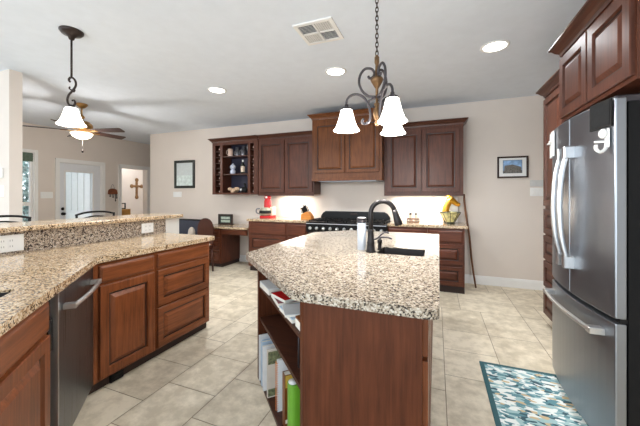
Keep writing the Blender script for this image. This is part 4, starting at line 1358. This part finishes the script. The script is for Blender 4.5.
# backs face the dining side: turn so the back is at -x
bs.rotation_euler = (0, 0, R(-90))
dup(bs, (-3.52, 1.50, 0), 'black arched bar stool back at the left edge behind the bar', R(-90))

# small easel frame glimpsed in the next room
ez = thing('table_frame', 'small black picture frame on a stand seen through the second doorway', 'photo frame', (-7.95, 5.62, 0), FR)
MB().box(-.14, .14, -.14, .14, 0, .95).build('stand', 'raw', ez)
mb = MB().box(-.10, .10, -.01, .01, .95, .975).box(-.10, .10, -.01, .01, 1.09, 1.115).box(-.10, -.075, -.01, .01, .975, 1.09).box(.075, .10, -.01, .01, .975, 1.09)
mb.build('frame', 'black_matte', ez)

# ------------------------------------------------------------------ ceiling fittings
def can(label, x, y, power):
    t = thing('recessed_light', label, 'ceiling light', (x, y, CEIL), 0, 'recessed ceiling lights')
    MB().lathe([(.122, 0), (.122, -.005), (.104, -.010), (.098, -.004), (.098, 0)], seg=32).build('trim_ring', 'trim', t)
    MB().lathe([(.098, -.0005), (.0975, -.004), (0, -.005)], seg=32).build('lens', 'led', t)
    l = bpy.data.lights.new('lamp', 'SPOT'); l.energy = power; l.spot_size = R(150); l.spot_blend = 1.0; l.shadow_soft_size = .08; l.color = (.93, .97, 1.0)
    o = bpy.data.objects.new('lamp', l); COL.objects.link(o); o.parent = t; o.location = (0, 0, -.02)
    return t
can('round recessed light in the ceiling nearest the open wine cabinet', -2.724, 3.22, 112)
can('round recessed light in the ceiling before the range hood', -1.06, 3.22, 112)
can('round recessed light in the ceiling toward the refrigerator', .515, 3.22, 112)
vn = thing('ceiling_vent', 'square white ceiling vent with louvres in four quarters', 'vent', (-.935, 2.385, CEIL), R(0))
mb = MB()
mb.box(-.17, .17, -.17, -.14, -.012, 0).box(-.17, .17, .14, .17, -.012, 0).box(-.17, -.14, -.14, .14, -.012, 0).box(.14, .17, -.14, .14, -.012, 0)
mb.box(-.008, .008, -.14, .14, -.012, 0).box(-.14, -.008, -.008, .008, -.012, 0).box(.008, .14, -.008, .008, -.012, 0)
mb.build('frame', 'trim', vn)
MB().box(-.14, .14, -.14, .14, -.001, 0).build('backing', plain('vent_dark', (96, 98, 102), 0.8), vn)
for qx, qy, ori in ((-1, -1, 0), (1, -1, 1), (-1, 1, 1), (1, 1, 0)):
    mb = MB()
    for k in range(7):
        o_ = .014 + k * .0185
        mtx = Matrix.Translation((qx * .074, qy * .074, -.006))
        r_ = Matrix.Rotation(R(90 if ori else 0), 4, 'Z') @ Matrix.Translation((0, o_ - .07, 0)) @ Matrix.Rotation(R(38 if qx * qy > 0 else -38), 4, 'X')
        mb.box(-.064, .064, -.007, .007, -.0008, .0008, mtx=mtx @ r_)
    mb.build('louvre', 'trim', vn)

BELL = [(.038, .155), (.045, .150), (.052, .12), (.066, .07), (.084, .025), (.104, .0), (.100, -.001), (.080, .024), (.062, .07), (.048, .12), (.040, .148)]
def bell(parent, loc, s=1.0, zs=1.0):
    prof = [(r * s, z * zs) for r, z in BELL]
    mb = MB()
    rings = []
    seg = 28
    for r, z in prof: rings.append([mb.bm.verts.new((loc[0] + r * math.cos(2 * PI * k / seg), loc[1] + r * math.sin(2 * PI * k / seg), loc[2] + z)) for k in range(seg)])
    for a, b in zip(rings, rings[1:]):
        for k in range(seg):
            f = mb.bm.faces.new([a[k], a[(k + 1) % seg], b[(k + 1) % seg], b[k]]); f.smooth = True
    return mb.build('lamp_shade', 'shade', parent)

# pendant over the bar
pd = thing('pendant_light', 'single bell shade pendant on a scrolled rod over the raised bar', 'pendant light', (-2.90, 1.61, CEIL))
MB().lathe([(.085, 0), (.085, -.012), (.07, -.03), (.045, -.036), (.025, -.055), (.018, -.075), (0, -.08)], seg=28).build('canopy', 'bronze', pd)
MB().cyl((0, 0, -.07), (0, 0, -.40), .008, 10).build('rod', 'bronze', pd)
vx = Vector((math.cos(YAW), math.sin(YAW), 0))
def pv(a, z): return (vx.x * a, vx.y * a, z)
mb = MB()
mb.tube(bez([pv(-.012, -.435), pv(-.022, -.42), pv(-.012, -.40), pv(.012, -.402), pv(.034, -.43), pv(.036, -.47), pv(.010, -.51), pv(-.022, -.545), pv(-.035, -.59), pv(-.02, -.63), pv(.012, -.64), pv(.03, -.62), pv(.024, -.595), pv(.006, -.595)], 5), .0085, 8)
mb.tube(bez([pv(-.012, -.475), pv(-.018, -.49), pv(.0, -.505), pv(.02, -.52), pv(.03, -.50)], 5), .006, 8)
mb.tube([pv(0, -.635), pv(0, -.655)], .012, 8)
mb.build('scroll', 'bronze', pd)
MB().lathe([(.0, 0), (.02, 0), (.022, -.012), (.040, -.022), (.042, -.034), (0, -.034)], (0, 0, -.618 - .015), 20).build('shade_cap', 'pewter', pd)
bell(pd, (0, 0, -.802), 1.0, .93)
point('bulb', (0, 0, -.84), 16, .05, parent=pd)

# chandelier over the island
cl = thing('chandelier', 'three-arm scrolled bronze chandelier with bell shades over the island', 'chandelier', (-.369, 2.0, 0))
MB().lathe([(0, 1.79), (.010, 1.795), (.016, 1.815), (.010, 1.83), (.022, 1.845), (.028, 1.87), (.022, 1.90), (.014, 1.92), (.020, 1.94), (.010, 1.95), (.009, 2.04), (.016, 2.05), (.036, 2.085), (.044, 2.10), (.034, 2.115), (.014, 2.125), (.011, 2.20), (.016, 2.215), (.016, 2.25), (.006, 2.265), (0, 2.27)], seg=18).build('stem', 'antique', cl)
mb = MB()
nl = 15
z0, z1 = 2.262, CEIL - .03
for k in range(nl):
    za = z0 + (z1 - z0) * k / nl; zb = z0 + (z1 - z0) * (k + 1) / nl
    c_ = (za + zb) / 2; hl = (zb - za) / 2 + .006
    o_ = R(90) * (k % 2)
    mb.tube([(.009 * math.cos(a) * math.cos(o_), .009 * math.cos(a) * math.sin(o_), c_ + hl * math.sin(a)) for a in [q * PI / 6 for q in range(13)]], .0032, 6, cap=False)
mb.build('chain', 'bronze', cl)
MB().lathe([(.06, 0), (.06, -.01), (.04, -.028), (.012, -.034), (0, -.034)], (0, 0, CEIL), 24).build('canopy', 'bronze', cl)
for az in (187, 307, 67):
    ca, sa = math.cos(R(az)), math.sin(R(az))
    def q(r, z): return (ca * r, sa * r, z)
    mb = MB()
    mb.tube(bez([q(.205, 1.945), q(.203, 1.975), q(.180, 2.005), q(.140, 2.015), q(.095, 1.995), q(.062, 1.95), q(.045, 1.895), q(.045, 1.845), q(.062, 1.815), q(.088, 1.812), q(.098, 1.830), q(.085, 1.842)], 6), .0085, 9)
    mb.build('arm', 'pewter', cl)
    mb = MB()
    mb.tube(bez([q(.055, 1.96), q(.012, 1.985), q(.055, 1.995), q(.095, 2.03), q(.118, 2.085), q(.112, 2.14), q(.08, 2.18), q(.038, 2.178), q(.018, 2.15), q(.026, 2.122), q(.048, 2.115), q(.058, 2.13)], 6), .0085, 9)
    mb.build('scroll', 'pewter', cl)
    MB().lathe([(0, 1.95), (.012, 1.95), (.014, 1.935), (.032, 1.925), (.040, 1.912), (0, 1.910)], q(.205, 0), 18).build('socket_cup', 'pewter', cl)
    bell(cl, q(.205, 1.772), .86, .92)
    point('bulb', q(.205, 1.75), 16, .05, parent=cl)

# ceiling fan
fn = thing('ceiling_fan', 'five blade ceiling fan with a lit bowl over the dining area', 'ceiling fan', (-5.08, 2.96, 0))
MB().lathe([(0, CEIL), (.075, CEIL), (.075, CEIL - .02), (.05, CEIL - .05), (.02, CEIL - .07), (.012, CEIL - .07), (.012, 2.56), (.03, 2.55), (.045, 2.52), (.02, 2.50), (.02, 2.47), (0, 2.47)], seg=24).build('downrod', 'brass', fn)
MB().lathe([(.03, 2.47), (.10, 2.455), (.135, 2.42), (.14, 2.38), (.12, 2.345), (.07, 2.33), (.06, 2.30), (.03, 2.295)], seg=28).build('motor', 'brass', fn)
M['blade'] = wood('fan_blade_wood', (34, 22, 20), (62, 40, 34), 'x')
for k in range(5):
    az = R(-4 + 72 * k) + YAW
    rot = Matrix.Rotation(az, 4, 'Z') @ Matrix.Translation((0, 0, 2.318)) @ Matrix.Rotation(R(-14), 4, 'X')
    mb = MB().prism(rounded([(.17, -.052), (.66, -.068), (.66, .068), (.17, .052)], [.02, .03, .03, .02], 4), -.004, .004)
    for v in mb.bm.verts: v.co = rot @ v.co
    bl = mb.build('blade', 'blade', fn)
    mb = MB().prism([(.09, -.02), (.24, -.03), (.26, 0), (.24, .03), (.09, .02)], -.012, -.004)
    for v in mb.bm.verts: v.co = rot @ v.co
    mb.build('bracket', 'brass', bl)
MB().lathe([(.05, 2.30), (.125, 2.29), (.145, 2.275), (.14, 2.265), (.11, 2.225), (.06, 2.20), (0, 2.192)], seg=28).build('light_bowl', 'bowl_lit', fn)
MB().cyl((.02, 0, 2.193), (.02, 0, 2.02), .0035, 6).ball((.02, 0, 2.0), .014, 1, 1, 1.6, 10).build('pull_chain', 'bronze', fn)
point('bulb', (0, 0, 2.14), 34, .08, parent=fn)

# lamp in the next room
point('next_room_lamp', (-8.3, 6.2, 2.5), 22, .1)
